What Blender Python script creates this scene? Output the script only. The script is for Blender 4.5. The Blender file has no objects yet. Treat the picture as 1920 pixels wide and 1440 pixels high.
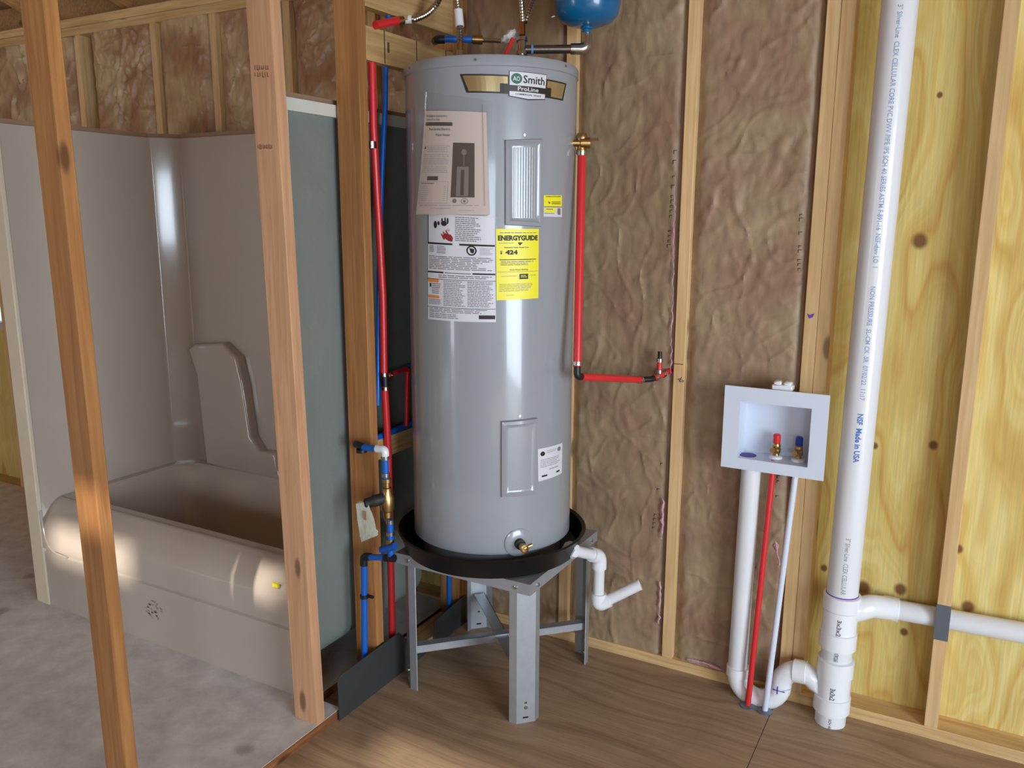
import bpy, bmesh, math, random
from mathutils import Vector, Matrix, noise
random.seed(7)
S = bpy.context.scene
C = S.collection

# ------------------------------------------------------------------ camera
F, PITCH, YAW, ROLL, HC = 1555.0, math.radians(11.3), math.radians(29.07), math.radians(0.18), 1.54
FW = Vector((-math.sin(YAW)*math.cos(PITCH), math.cos(YAW)*math.cos(PITCH), -math.sin(PITCH)))
_rt = Vector((math.cos(YAW), math.sin(YAW), 0)); _up = _rt.cross(FW)
RT = _rt*math.cos(ROLL)+_up*math.sin(ROLL); UP = -_rt*math.sin(ROLL)+_up*math.cos(ROLL)
CAM = Vector((0, 0, HC))
cd = bpy.data.cameras.new('camera'); cam = bpy.data.objects.new('camera', cd); C.objects.link(cam)
cd.sensor_fit = 'HORIZONTAL'; cd.sensor_width = 36; cd.lens = F/1920*36; cd.clip_start = .05
m = Matrix.Identity(4)
for i, v in enumerate((RT, UP, -FW)):
    for j in range(3): m[j][i] = v[j]
m.translation = CAM
cam.matrix_world = m
S.camera = cam
# ------------------------------------------------------------------ world, lights, exposure
S.view_settings.view_transform = 'Standard'; S.view_settings.look = 'None'
S.view_settings.gamma = 1; S.view_settings.use_curve_mapping = False
S.view_settings.exposure = 0.22
w = bpy.data.worlds.new('sky'); S.world = w; w.use_nodes = True
bg = w.node_tree.nodes['Background']; bg.inputs[0].default_value = (.62, .78, 1, 1); bg.inputs[1].default_value = 1.6

def area(name, loc, to, sx, sy, power, color):
    l = bpy.data.lights.new(name, 'AREA'); l.shape = 'RECTANGLE'; l.size = sx; l.size_y = sy
    l.energy = power; l.color = color
    o = bpy.data.objects.new(name, l); C.objects.link(o); o.location = loc
    o.rotation_euler = Vector(to).to_track_quat('-Z', 'Y').to_euler()
    return o
# daylight entering by the real openings of the shell (set just outside each opening)
area('daylight_big_door_offscreen', (2.96, -.35, 1.1), (-1, .05, -.3), 2.15, 2.1, 165, (.80, .91, 1))
area('daylight_front_window_offscreen', (1.95, -3.36, 1.65), (-.25, 1, -.3), 1.2, .9, 42, (.74, .87, 1))
area('daylight_front_door_offscreen', (-3.9, -3.36, 1.1), (.1, 1, -.45), .85, 2.0, 32, (.9, .95, 1))
sl = bpy.data.lights.new('sun_offscreen', 'SUN'); sl.energy = 8; sl.angle = math.radians(1.1); sl.color = (1, .93, .83)
so = bpy.data.objects.new('sun_offscreen', sl); C.objects.link(so)
so.rotation_euler = Vector((-.25, .75, -.55)).to_track_quat('-Z', 'Y').to_euler()

# ------------------------------------------------------------------ pixel helpers (photo pixels, 1920x1440)
def ray(x, y): return FW+RT*((x-960)/F)-UP*((y-720)/F)
def at(x, y, ax, v):
    d = ray(x, y); i = 'xyz'.index(ax); return CAM+d*((v-CAM[i])/d[i])
def atd(x, y, depth): return CAM+ray(x, y)*depth
def depth(p): return (Vector(p)-CAM).dot(FW)

# ------------------------------------------------------------------ materials
def lin(c):
    c = c/255
    return c/12.92 if c <= .04045 else ((c+.055)/1.055)**2.4
def rgb(r, g, b): return (lin(r), lin(g), lin(b), 1)
MATS = {}
def mat(name, color, rough=.5, metal=0, coat=0, bump=0, bscale=60, var=0, vscale=6, spec=.5, sheen=0):
    if name in MATS: return MATS[name]
    M = bpy.data.materials.new(name); M.use_nodes = True; MATS[name] = M
    nt = M.node_tree; b = nt.nodes['Principled BSDF']
    b.inputs['Base Color'].default_value = color; b.inputs['Roughness'].default_value = rough
    b.inputs['Metallic'].default_value = metal; b.inputs['Coat Weight'].default_value = coat
    b.inputs['Coat Roughness'].default_value = .07
    b.inputs['Specular IOR Level'].default_value = spec
    N, L = nt.nodes.new, nt.links.new
    tc = N('ShaderNodeTexCoord')
    if var:
        n = N('ShaderNodeTexNoise'); n.inputs['Scale'].default_value = vscale; n.inputs['Detail'].default_value = 5
        L(tc.outputs['Object'], n.inputs['Vector'])
        mx = N('ShaderNodeMix'); mx.data_type = 'RGBA'
        mx.inputs[6].default_value = tuple(c*(1-var) for c in color[:3])+(1,)
        mx.inputs[7].default_value = tuple(min(1, c*(1+var)) for c in color[:3])+(1,)
        L(n.outputs[0], mx.inputs[0]); L(mx.outputs[2], b.inputs['Base Color'])
    if bump:
        n2 = N('ShaderNodeTexNoise'); n2.inputs['Scale'].default_value = bscale; n2.inputs['Detail'].default_value = 4
        L(tc.outputs['Object'], n2.inputs['Vector'])
        bp = N('ShaderNodeBump'); bp.inputs['Strength'].default_value = bump; bp.inputs['Distance'].default_value = .01
        L(n2.outputs[0], bp.inputs['Height']); L(bp.outputs[0], b.inputs['Normal'])
    return M

def lumber(name, base, dark, axis='Z', rough=.6):
    if name+axis in MATS: return MATS[name+axis]
    M = bpy.data.materials.new(name+'_'+axis.lower()); M.use_nodes = True; MATS[name+axis] = M
    nt = M.node_tree; b = nt.nodes['Principled BSDF']; N, L = nt.nodes.new, nt.links.new
    b.inputs['Roughness'].default_value = rough
    b.inputs['Specular IOR Level'].default_value = .3
    tc = N('ShaderNodeTexCoord'); oi = N('ShaderNodeObjectInfo')
    add = N('ShaderNodeVectorMath'); add.operation = 'ADD'
    mul = N('ShaderNodeMath'); mul.operation = 'MULTIPLY'; mul.inputs[1].default_value = 37
    L(oi.outputs['Random'], mul.inputs[0]); L(tc.outputs['Object'], add.inputs[0]); L(mul.outputs[0], add.inputs[1])
    mp = N('ShaderNodeMapping'); L(add.outputs[0], mp.inputs[0])
    sc = {'X': (.05, 1, 1), 'Y': (1, .05, 1), 'Z': (1, 1, .05)}[axis]
    mp.inputs['Scale'].default_value = sc
    n = N('ShaderNodeTexNoise'); n.inputs['Scale'].default_value = 75; n.inputs['Detail'].default_value = 5
    n.inputs['Distortion'].default_value = .6
    L(mp.outputs[0], n.inputs['Vector'])
    r = N('ShaderNodeValToRGB'); r.color_ramp.elements[0].position = .32; r.color_ramp.elements[1].position = .68
    r.color_ramp.elements[0].color = dark; r.color_ramp.elements[1].color = base
    L(n.outputs[0], r.inputs[0])
    # large tone drift
    n3 = N('ShaderNodeTexNoise'); n3.inputs['Scale'].default_value = 5; L(mp.outputs[0], n3.inputs['Vector'])
    hv = N('ShaderNodeHueSaturation'); mr = N('ShaderNodeMapRange')
    mr.inputs[1].default_value = .3; mr.inputs[2].default_value = .7; mr.inputs[3].default_value = .82; mr.inputs[4].default_value = 1.15
    L(n3.outputs[0], mr.inputs[0]); L(mr.outputs[0], hv.inputs['Value']); L(r.outputs[0], hv.inputs['Color'])
    # knots
    mp2 = N('ShaderNodeMapping'); L(add.outputs[0], mp2.inputs[0])
    mp2.inputs['Scale'].default_value = {'X': (3.2, 9, 9), 'Y': (9, 3.2, 9), 'Z': (9, 9, 3.2)}[axis]
    vo = N('ShaderNodeTexVoronoi'); vo.inputs['Scale'].default_value = 1; L(mp2.outputs[0], vo.inputs['Vector'])
    kr = N('ShaderNodeMapRange'); kr.interpolation_type = 'SMOOTHSTEP'
    kr.inputs[1].default_value = .07; kr.inputs[2].default_value = .15; kr.inputs[3].default_value = .85; kr.inputs[4].default_value = 0
    L(vo.outputs['Distance'], kr.inputs[0])
    mx = N('ShaderNodeMix'); mx.data_type = 'RGBA'; mx.inputs[7].default_value = tuple(c*.32 for c in dark[:3])+(1,)
    L(kr.outputs[0], mx.inputs[0]); L(hv.outputs[0], mx.inputs[6]); L(mx.outputs[2], b.inputs['Base Color'])
    bp = N('ShaderNodeBump'); bp.inputs['Strength'].default_value = .25; bp.inputs['Distance'].default_value = .004
    L(n.outputs[0], bp.inputs['Height']); L(bp.outputs[0], b.inputs['Normal'])
    return M

def plywood(name, base, mid, dark, axis, knots=(), freq=26, warp=.16, stain=0, rough=.65, zfreq=.55):
    """rotary-cut veneer: 1-D noise of a warped cross-grain coordinate; axis = grain direction; knots = (cross, along, radius)"""
    M = bpy.data.materials.new(name); M.use_nodes = True; MATS[name] = M
    nt = M.node_tree; b = nt.nodes['Principled BSDF']; N, L = nt.nodes.new, nt.links.new
    b.inputs['Roughness'].default_value = rough; b.inputs['Specular IOR Level'].default_value = .35
    tc = N('ShaderNodeTexCoord'); sep = N('ShaderNodeSeparateXYZ'); L(tc.outputs['Object'], sep.inputs[0])
    cross, along = {'Z': ('X', 'Z'), 'X': ('Y', 'X')}[axis]
    def mth(op, a, bb=None):
        q = N('ShaderNodeMath'); q.operation = op
        for i, v in enumerate((a, bb)):
            if v is None: continue
            if isinstance(v, (int, float)): q.inputs[i].default_value = v
            else: L(v, q.inputs[i])
        return q.outputs[0]
    cx, al = sep.outputs[cross], sep.outputs[along]
    cmb = N('ShaderNodeCombineXYZ'); L(mth('MULTIPLY', cx, 2.2), cmb.inputs[0]); L(mth('MULTIPLY', al, zfreq), cmb.inputs[1])
    lo = N('ShaderNodeTexNoise'); lo.inputs['Scale'].default_value = 1.6; lo.inputs['Detail'].default_value = 2.5; L(cmb.outputs[0], lo.inputs['Vector'])
    g = mth('ADD', mth('MULTIPLY', cx, .55), mth('MULTIPLY', lo.outputs[0], warp*4))
    kmask = None; halo = None
    for (kx, kz, kr) in knots:
        dx = mth('SUBTRACT', cx, kx); dz = mth('SUBTRACT', al, kz)
        d2 = mth('ADD', mth('MULTIPLY', dx, dx), mth('MULTIPLY', mth('MULTIPLY', dz, dz), .25))
        inf = mth('EXPONENT', mth('MULTIPLY', d2, -1/(kr*2.6)**2))
        g = mth('ADD', g, mth('MULTIPLY', inf, kr*1.5))
        d = mth('SQRT', mth('ADD', mth('MULTIPLY', dx, dx), mth('MULTIPLY', mth('MULTIPLY', dz, dz), .8)))
        mr = N('ShaderNodeMapRange'); mr.interpolation_type = 'SMOOTHSTEP'
        mr.inputs[1].default_value = kr*.55; mr.inputs[2].default_value = kr*1.3; mr.inputs[3].default_value = 1; mr.inputs[4].default_value = 0
        L(d, mr.inputs[0])
        kmask = mr.outputs[0] if kmask is None else mth('MAXIMUM', kmask, mr.outputs[0])
    nz = N('ShaderNodeTexNoise'); nz.noise_dimensions = '1D'; nz.inputs['Scale'].default_value = freq; nz.inputs['Detail'].default_value = 3; nz.inputs['Roughness'].default_value = .55
    L(g, nz.inputs['W'])
    r = N('ShaderNodeValToRGB'); e = r.color_ramp.elements
    e[0].position = .30; e[0].color = dark; e[1].position = .66; e[1].color = base
    k = r.color_ramp.elements.new(.47); k.color = mid
    L(nz.outputs[0], r.inputs[0])
    fm = N('ShaderNodeMapping'); fm.inputs['Scale'].default_value = (1, 1, .03) if axis == 'Z' else (.03, 1, 1)
    L(tc.outputs['Object'], fm.inputs[0])
    fn = N('ShaderNodeTexNoise'); fn.inputs['Scale'].default_value = 160; fn.inputs['Detail'].default_value = 3; L(fm.outputs[0], fn.inputs['Vector'])
    hv = N('ShaderNodeHueSaturation'); mr = N('ShaderNodeMapRange')
    mr.inputs[1].default_value = .3; mr.inputs[2].default_value = .7; mr.inputs[3].default_value = .88; mr.inputs[4].default_value = 1.1
    L(fn.outputs[0], mr.inputs[0]); L(mr.outputs[0], hv.inputs['Value']); L(r.outputs[0], hv.inputs['Color'])
    out = hv.outputs[0]
    if stain:
        sn = N('ShaderNodeTexNoise'); sn.inputs['Scale'].default_value = 3.5; sn.inputs['Detail'].default_value = 6; sn.inputs['Distortion'].default_value = 1.2
        L(tc.outputs['Object'], sn.inputs['Vector'])
        sr = N('ShaderNodeMapRange'); sr.inputs[1].default_value = .45; sr.inputs[2].default_value = .75; sr.inputs[3].default_value = 0; sr.inputs[4].default_value = stain
        L(sn.outputs[0], sr.inputs[0])
        mx = N('ShaderNodeMix'); mx.data_type = 'RGBA'; mx.inputs[7].default_value = tuple(c*.55 for c in dark[:3])+(1,)
        L(sr.outputs[0], mx.inputs[0]); L(out, mx.inputs[6]); out = mx.outputs[2]
    if kmask is not None:
        mx = N('ShaderNodeMix'); mx.data_type = 'RGBA'; mx.inputs[7].default_value = rgb(112, 68, 36)
        L(mth('MULTIPLY', kmask, .92), mx.inputs[0]); L(out, mx.inputs[6]); out = mx.outputs[2]
    L(out, b.inputs['Base Color'])
    bp = N('ShaderNodeBump'); bp.inputs['Strength'].default_value = .2; bp.inputs['Distance'].default_value = .003
    L(fn.outputs[0], bp.inputs['Height']); L(bp.outputs[0], b.inputs['Normal'])
    return M

def kraft(name, base, red, rough=.5):
    M = bpy.data.materials.new(name); M.use_nodes = True
    nt = M.node_tree; b = nt.nodes['Principled BSDF']; N, L = nt.nodes.new, nt.links.new
    b.inputs['Roughness'].default_value = rough; b.inputs['Specular IOR Level'].default_value = .45
    tc = N('ShaderNodeTexCoord'); oi = N('ShaderNodeObjectInfo'); add = N('ShaderNodeVectorMath'); add.operation = 'ADD'
    ml = N('ShaderNodeMath'); ml.operation = 'MULTIPLY'; ml.inputs[1].default_value = 19; L(oi.outputs['Random'], ml.inputs[0])
    L(tc.outputs['Object'], add.inputs[0]); L(ml.outputs[0], add.inputs[1])
    n = N('ShaderNodeTexNoise'); n.inputs['Scale'].default_value = 5.5; n.inputs['Detail'].default_value = 6; L(add.outputs[0], n.inputs['Vector'])
    r = N('ShaderNodeValToRGB'); e = r.color_ramp.elements
    e[0].position = .38; e[0].color = base; e[1].position = .66; e[1].color = red
    L(n.outputs[0], r.inputs[0])
    mp = N('ShaderNodeMapping'); mp.inputs['Scale'].default_value = (1, 1, .35); L(add.outputs[0], mp.inputs[0])
    n2 = N('ShaderNodeTexNoise'); n2.inputs['Scale'].default_value = 38; n2.inputs['Detail'].default_value = 6; L(mp.outputs[0], n2.inputs['Vector'])
    hv = N('ShaderNodeHueSaturation'); mr = N('ShaderNodeMapRange')
    mr.inputs[1].default_value = .3; mr.inputs[2].default_value = .7; mr.inputs[3].default_value = .82; mr.inputs[4].default_value = 1.14
    L(n2.outputs[0], mr.inputs[0]); L(mr.outputs[0], hv.inputs['Value']); L(r.outputs[0], hv.inputs['Color']); L(hv.outputs[0], b.inputs['Base Color'])
    n4 = N('ShaderNodeTexNoise'); n4.inputs['Scale'].default_value = 24; n4.inputs['Detail'].default_value = 5; n4.inputs['Distortion'].default_value = 1.5
    L(mp.outputs[0], n4.inputs['Vector'])
    bp = N('ShaderNodeBump'); bp.inputs['Strength'].default_value = .2; bp.inputs['Distance'].default_value = .008
    L(n4.outputs[0], bp.inputs['Height']); L(bp.outputs[0], b.inputs['Normal'])
    return M

PINE = lumber('pale_pine', rgb(224, 190, 140), rgb(206, 168, 118), 'Z')
PINE_X = lumber('pale_pine', rgb(226, 192, 140), rgb(200, 160, 108), 'X')
PINE_Y = lumber('pale_pine', rgb(206, 172, 120), rgb(180, 142, 94), 'Y')
FIR = lumber('orange_fir', rgb(178, 126, 76), rgb(156, 104, 60), 'Z')
PINK = lumber('pink_fir', rgb(208, 162, 124), rgb(190, 142, 106), 'Z')
WHITE = mat('white_pvc', rgb(226, 228, 232), .28, coat=.2, var=.02)
WHITE2 = mat('white_fitting', rgb(236, 238, 242), .22, coat=.3)
BOXW = mat('outlet_box_plastic', rgb(216, 224, 238), .35)
RED = mat('red_pex', rgb(214, 44, 48), .35, coat=.15)
BLUE = mat('blue_pex', rgb(16, 96, 190), .35, coat=.15)
WPEX = mat('white_pex', rgb(214, 220, 236), .35)
BRASS = mat('brass', rgb(182, 150, 98), .34, metal=1, var=.15, vscale=40)
STEEL = mat('stainless', rgb(190, 188, 184), .25, metal=1)
GALV = mat('galvanized_steel', rgb(176, 180, 186), .42, metal=.6, var=.12, vscale=30, bump=.05)
DARKST = mat('dark_sheet_metal', rgb(78, 82, 84), .5, metal=.55, var=.15, vscale=12)
NIPPLE = mat('black_iron', rgb(120, 112, 104), .35, metal=.9)
BLACKP = mat('black_plastic', rgb(26, 26, 28), .42)
PANM = mat('pan_black', rgb(14, 14, 16), .38, bump=.04, bscale=30)
RUBBER = mat('black_rubber', rgb(34, 33, 34), .6)
JACKET = mat('heater_grey_paint', rgb(150, 154, 160), .26, coat=.6, var=.015, vscale=2)
JACKET2 = mat('heater_lid_paint', rgb(150, 154, 160), .35, coat=.4)
TANKB = mat('tank_blue', rgb(0, 96, 146), .28, coat=.5)
TUBW = mat('tub_fibreglass', rgb(186, 173, 160), .13, coat=.6, var=.03, vscale=3)
GREYF = mat('raw_fibreglass_back', rgb(126, 133, 128), .55, var=.1, vscale=9, bump=.12, bscale=45)
FRPED = mat('fibreglass_edge', rgb(150, 120, 96), .7, var=.2, vscale=25)
PINKF = mat('pink_fibreglass', rgb(206, 158, 166), .9, var=.25, vscale=60, bump=.6, bscale=90)
BRAID = mat('corrugated_steel', rgb(196, 190, 180), .2, metal=1)
INKB = mat('print_black', rgb(34, 32, 34), .55)
INKG = mat('print_grey', rgb(120, 116, 118), .6)
INKL = mat('print_light_grey', rgb(164, 160, 164), .6)
PAPW = mat('label_white', rgb(216, 216, 222), .35)
PAPM = mat('manual_paper', rgb(206, 190, 180), .6)
YEL = mat('label_yellow', rgb(242, 232, 40), .4)
ORG = mat('label_orange', rgb(226, 140, 60), .4)
GOLD = mat('badge_gold', rgb(206, 188, 140), .24, metal=.8)
REDI = mat('print_red', rgb(150, 26, 30), .5)
GRNI = mat('print_green', rgb(20, 96, 70), .4)
PVCI = mat('pipe_print_blue', rgb(146, 160, 204), .5)
PURP = mat('purple_primer', rgb(104, 66, 170), .4)
TAPEB = mat('blue_tape', rgb(96, 142, 196), .4)
CLOTH = mat('white_rag', rgb(214, 210, 204), .8, bump=.4, bscale=50)
KRAFT = kraft('kraft_facing', rgb(160, 138, 108), rgb(152, 120, 98))
KRAFT2 = kraft('kraft_facing_shiny', rgb(196, 170, 132), rgb(160, 118, 88), .36)
CHAR = mat('charcoal_mark', rgb(52, 40, 34), .7)

# ------------------------------------------------------------------ mesh builder
class MB:
    def __init__(s): s.v = []; s.f = []; s.m = []; s.sm = []
    def add(s, vs, fs, mi=0, smooth=False):
        o = len(s.v); s.v += [Vector(v) for v in vs]
        for f in fs: s.f.append([i+o for i in f]); s.m.append(mi); s.sm.append(smooth)
        return s
    def box(s, x0, x1, y0, y1, z0, z1, mi=0, bev=0):
        if bev:
            bm = bmesh.new(); bmesh.ops.create_cube(bm, size=1)
            for v in bm.verts: v.co = Vector(((x0+x1)/2+v.co.x*(x1-x0), (y0+y1)/2+v.co.y*(y1-y0), (z0+z1)/2+v.co.z*(z1-z0)))
            bmesh.ops.bevel(bm, geom=bm.edges[:], offset=bev, segments=1, affect='EDGES')
            return s.bm(bm, mi)
        vs = [(x, y, z) for x in (x0, x1) for y in (y0, y1) for z in (z0, z1)]
        return s.add(vs, [(0, 1, 3, 2), (4, 6, 7, 5), (0, 4, 5, 1), (2, 3, 7, 6), (0, 2, 6, 4), (1, 5, 7, 3)], mi)
    def bm(s, bm, mi=0, smooth=False):
        bm.verts.index_update()
        s.add([v.co.copy() for v in bm.verts], [[v.index for v in f.verts] for f in bm.faces], mi, smooth); bm.free(); return s
    def lathe(s, prof, org=(0, 0, 0), axis=(0, 0, 1), n=24, mi=0, smooth=True, cap=True):
        """prof = [(radius, height)...] around axis from org"""
        ax = Vector(axis).normalized(); t = Vector((1, 0, 0)) if abs(ax.x) < .9 else Vector((0, 1, 0))
        u = ax.cross(t).normalized(); v = ax.cross(u); org = Vector(org)
        vs = []; fs = []
        for r, h in prof:
            for k in range(n):
                a = 2*math.pi*k/n; vs.append(org+ax*h+(u*math.cos(a)+v*math.sin(a))*r)
        for i in range(len(prof)-1):
            for k in range(n):
                k2 = (k+1) % n; fs.append((i*n+k, i*n+k2, (i+1)*n+k2, (i+1)*n+k))
        s.add(vs, fs, mi, smooth)
        if cap:
            o = len(s.v)-len(vs)
            s.f.append([o+k for k in range(n)][::-1]); s.m.append(mi); s.sm.append(False)
            s.f.append([o+(len(prof)-1)*n+k for k in range(n)]); s.m.append(mi); s.sm.append(False)
        return s
    def cyl(s, a, b, r, n=16, mi=0, r2=None):
        a = Vector(a); b = Vector(b); d = b-a
        return s.lathe([(r, 0), (r if r2 is None else r2, d.length)], a, d, n, mi)
    def tube(s, pts, r, n=12, mi=0, fillet=0, seg=6, cap=True, rfun=None):
        P = [Vector(p) for p in pts]
        if fillet and len(P) > 2:
            Q = [P[0]]
            for i in range(1, len(P)-1):
                a = (P[i-1]-P[i]); b = (P[i+1]-P[i]); f = min(fillet, a.length*.49, b.length*.49)
                p0 = P[i]+a.normalized()*f; p2 = P[i]+b.normalized()*f
                for k in range(seg+1):
                    t = k/seg; Q.append(p0*(1-t)**2+P[i]*2*t*(1-t)+p2*t*t)
            Q.append(P[-1]); P = Q
        vs = []; fs = []; T0 = (P[1]-P[0]).normalized()
        u = T0.cross(Vector((0, 0, 1)) if abs(T0.z) < .9 else Vector((1, 0, 0))).normalized()
        for i, p in enumerate(P):
            T = (P[min(i+1, len(P)-1)]-P[max(i-1, 0)]).normalized()
            u = (u-T*u.dot(T)).normalized(); v = T.cross(u)
            rr = r if rfun is None else rfun(i/(len(P)-1))*r
            for k in range(n):
                a = 2*math.pi*k/n; vs.append(p+(u*math.cos(a)+v*math.sin(a))*rr)
        for i in range(len(P)-1):
            for k in range(n):
                k2 = (k+1) % n; fs.append((i*n+k, i*n+k2, (i+1)*n+k2, (i+1)*n+k))
        s.add(vs, fs, mi, True)
        if cap:
            o = len(s.v)-len(vs)
            s.f.append([o+k for k in range(n)][::-1]); s.m.append(mi); s.sm.append(False)
            s.f.append([o+(len(P)-1)*n+k for k in range(n)]); s.m.append(mi); s.sm.append(False)
        return s
    def prism(s, poly, d, mi=0):
        """planar polygon (3-D points) extruded by vector d"""
        n = len(poly); d = Vector(d); a = [Vector(p) for p in poly]; b = [p+d for p in a]
        return s.add(a+b, [list(range(n))[::-1], list(range(n, 2*n))]+[(i, (i+1) % n, n+(i+1) % n, n+i) for i in range(n)], mi)
    def build(s, name, mats, parent=None, origin=None, fix=True):
        mats = mats if isinstance(mats, (list, tuple)) else [mats]
        if origin is None:
            lo = [min(v[i] for v in s.v) for i in range(3)]; hi = [max(v[i] for v in s.v) for i in range(3)]
            origin = Vector([(lo[i]+hi[i])/2 for i in range(3)])
        origin = Vector(origin)
        me = bpy.data.meshes.new(name); me.from_pydata([v-origin for v in s.v], [], s.f)
        for m_ in mats: me.materials.append(m_)
        me.polygons.foreach_set('material_index', s.m); me.polygons.foreach_set('use_smooth', s.sm)
        if fix:
            bm = bmesh.new(); bm.from_mesh(me); bmesh.ops.recalc_face_normals(bm, faces=bm.faces[:]); bm.to_mesh(me); bm.free()
        me.set_sharp_from_angle(angle=math.radians(38))
        me.update()
        o = bpy.data.objects.new(name, me); C.objects.link(o)
        base = Vector((0, 0, 0))
        if parent is not None: o.parent = parent; base = WORLD.get(parent.name, Vector())
        o.location = origin-base; WORLD[o.name] = origin
        return o
WORLD = {}
def thing(name, loc, label=None, cat=None, group=None, kind=None):
    o = bpy.data.objects.new(name, None); C.objects.link(o); o.location = loc; o.empty_display_size = .05
    WORLD[o.name] = Vector(loc); return tag(o, label, cat, group, kind)
def tag(o, label=None, cat=None, group=None, kind=None):
    for k, v in (('label', label), ('category', cat), ('group', group), ('kind', kind)):
        if v: o[k] = v
    return o
def text_mesh(txt, bold=0):
    cu = bpy.data.curves.new('t', 'FONT'); cu.body = txt; cu.size = 1; cu.resolution_u = 2; cu.offset = bold
    o = bpy.data.objects.new('t', cu); me = bpy.data.meshes.new_from_object(o)
    vs = [v.co.copy() for v in me.vertices]; fs = [list(p.vertices) for p in me.polygons]
    bpy.data.objects.remove(o); bpy.data.curves.remove(cu); bpy.data.meshes.remove(me)
    return vs, fs

# ------------------------------------------------------------------ main dimensions
WY = 2.58            # room side of the studs of the back wall
SH = WY+.089         # room side of the sheathing
TOPZ = 2.44
PX = -1.612          # right face of the partition studs
PXL = PX-.089
SLAB = .03
# ------------------------------------------------------------------ floor
PLYF = plywood('floor_plywood', rgb(176, 149, 121), rgb(167, 140, 112), rgb(151, 123, 98), 'X', freq=46, warp=.035, stain=.35, zfreq=.9)
fl = thing('floor', (0, 0, 0), 'worn brown plywood subfloor in big sheets around the heater stand', 'floor', kind='structure')
seam = at(1440, 1350, 'z', 0).x
for a, b in ((PX-.16, seam-.0025), (seam, 2.9)):
    MB().box(a, b, -3.3, SH+.12, -.025, 0).build('plywood_sheet', PLYF, fl, origin=(0, 0, 0))
SLABM = mat('painted_slab', rgb(206, 204, 208), .55, bump=.1, bscale=25)
nt = SLABM.node_tree; N, L = nt.nodes.new, nt.links.new
tc = N('ShaderNodeTexCoord')
n1 = N('ShaderNodeTexNoise'); n1.inputs['Scale'].default_value = 11; n1.inputs['Detail'].default_value = 8; n1.inputs['Roughness'].default_value = .65; n1.inputs['Distortion'].default_value = .15
L(tc.outputs['Object'], n1.inputs['Vector'])
r1 = N('ShaderNodeValToRGB'); e = r1.color_ramp.elements; e[0].position = .3; e[0].color = rgb(196, 193, 193); e[1].position = .68; e[1].color = rgb(230, 228, 228)
L(n1.outputs[0], r1.inputs[0])
v1 = N('ShaderNodeTexVoronoi'); v1.inputs['Scale'].default_value = 4.5; v1.inputs['Randomness'].default_value = 1
wv = N('ShaderNodeMix'); wv.data_type = 'VECTOR'; wv.inputs[0].default_value = .06; L(tc.outputs['Object'], wv.inputs[4]); L(n1.outputs[1], wv.inputs[5]); L(wv.outputs[1], v1.inputs['Vector'])
m1 = N('ShaderNodeMapRange'); m1.interpolation_type = 'SMOOTHSTEP'; m1.inputs[1].default_value = .06; m1.inputs[2].default_value = .2; m1.inputs[3].default_value = .55; m1.inputs[4].default_value = 0; L(v1.outputs['Distance'], m1.inputs[0])
x1 = N('ShaderNodeMix'); x1.data_type = 'RGBA'; x1.inputs[7].default_value = rgb(112, 108, 108)
L(m1.outputs[0], x1.inputs[0]); L(r1.outputs[0], x1.inputs[6]); L(x1.outputs[2], nt.nodes['Principled BSDF'].inputs['Base Color'])
EDGE = lumber('slab_edge', rgb(150, 100, 60), rgb(110, 68, 38), 'Y')
sl_ = thing('floor_bath', (-3.2, 0, 0), 'raised grey stained bathroom floor under the tub with brown plywood edge', 'floor', kind='structure')
MB().box(-6, PX-.0005, -3.3, 1.80, .0288, SLAB).box(-6, PXL-.02, 1.80, SH+.12, .0288, SLAB).build('painted_deck', SLABM, sl_)
MB().box(-6, PX, -3.3, 1.803, -.03, .0287).box(-6, PXL-.02, 1.80, SH+.12, -.03, .0287).build('deck_edge', EDGE, sl_)
# small dark stains of floor: dried glue spots and crumbs
# ------------------------------------------------------------------ back wall
wb = thing('wall_back', (0, WY, 0), 'open stud wall with kraft-faced insulation and yellow plywood sheathing', 'wall', kind='structure')
def P(x, z): return (x, z)
yp = [(1725, 452), (1688, 1105), (1618, 1102), (1797, 1029), (1750, 835), (1762, 178), (1640, 836), (1695, 1185), (1815, 1138), (1545, 1065)]
kn = []
for i, (px, py) in enumerate(yp):
    q = at(px, py, 'y', SH); kn.append((q.x, q.z, (.021, .018, .022, .013, .013, .008, .010, .012, .018, .011)[i]))
SHEATH = plywood('yellow_plywood', rgb(222, 204, 134), rgb(212, 186, 110), rgb(198, 158, 84), 'Z', kn, freq=20, warp=.17)
MB().box(-.62, .42, SH, SH+.012, -.02, 2.5).build('sheathing_panel', SHEATH, wb, origin=(0, 0, 0))
MB().box(.4215, 2.9, SH, SH+.012, -.02, 2.5).build('sheathing_panel', SHEATH, wb, origin=(0, 0, 0))
MB().box(-4.62, -.6205, SH, SH+.012, -.02, 2.5).build('sheathing_panel', SHEATH, wb, origin=(0, 0, 0))
MB().box(-6, -4.62, SH, SH+.012, -.02, .92).box(-6, -4.62, SH, SH+.012, 2.0, 2.5).build('sheathing_panel', SHEATH, wb, origin=(0, 0, 0))
MB().box(-6, 2.9, WY, SH, 0, .038, bev=.002).build('bottom_plate', PINE_X, wb)
MB().box(-6, 2.9, WY, SH, TOPZ-.076, TOPZ-.0385, bev=.002).build('top_plate', PINE_X, wb)
MB().box(-6, 2.9, WY, SH, TOPZ-.038, TOPZ, bev=.002).build('top_plate', PINE_X, wb)
def sx(px, py): return at(px, py, 'y', WY).x
STX = [-5.3, -4.6, -3.75, -3.222, -2.855, -2.445, -2.03, -1.217, -.814, -.418, -.380, .012, .42, .83, 1.24, 1.65]
studs = {}
for x in STX:
    o = MB().box(x-.0188, x+.0188, WY, SH, .038, TOPZ-.076, bev=.002).build('stud', PINE, wb); studs[x] = o
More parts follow.
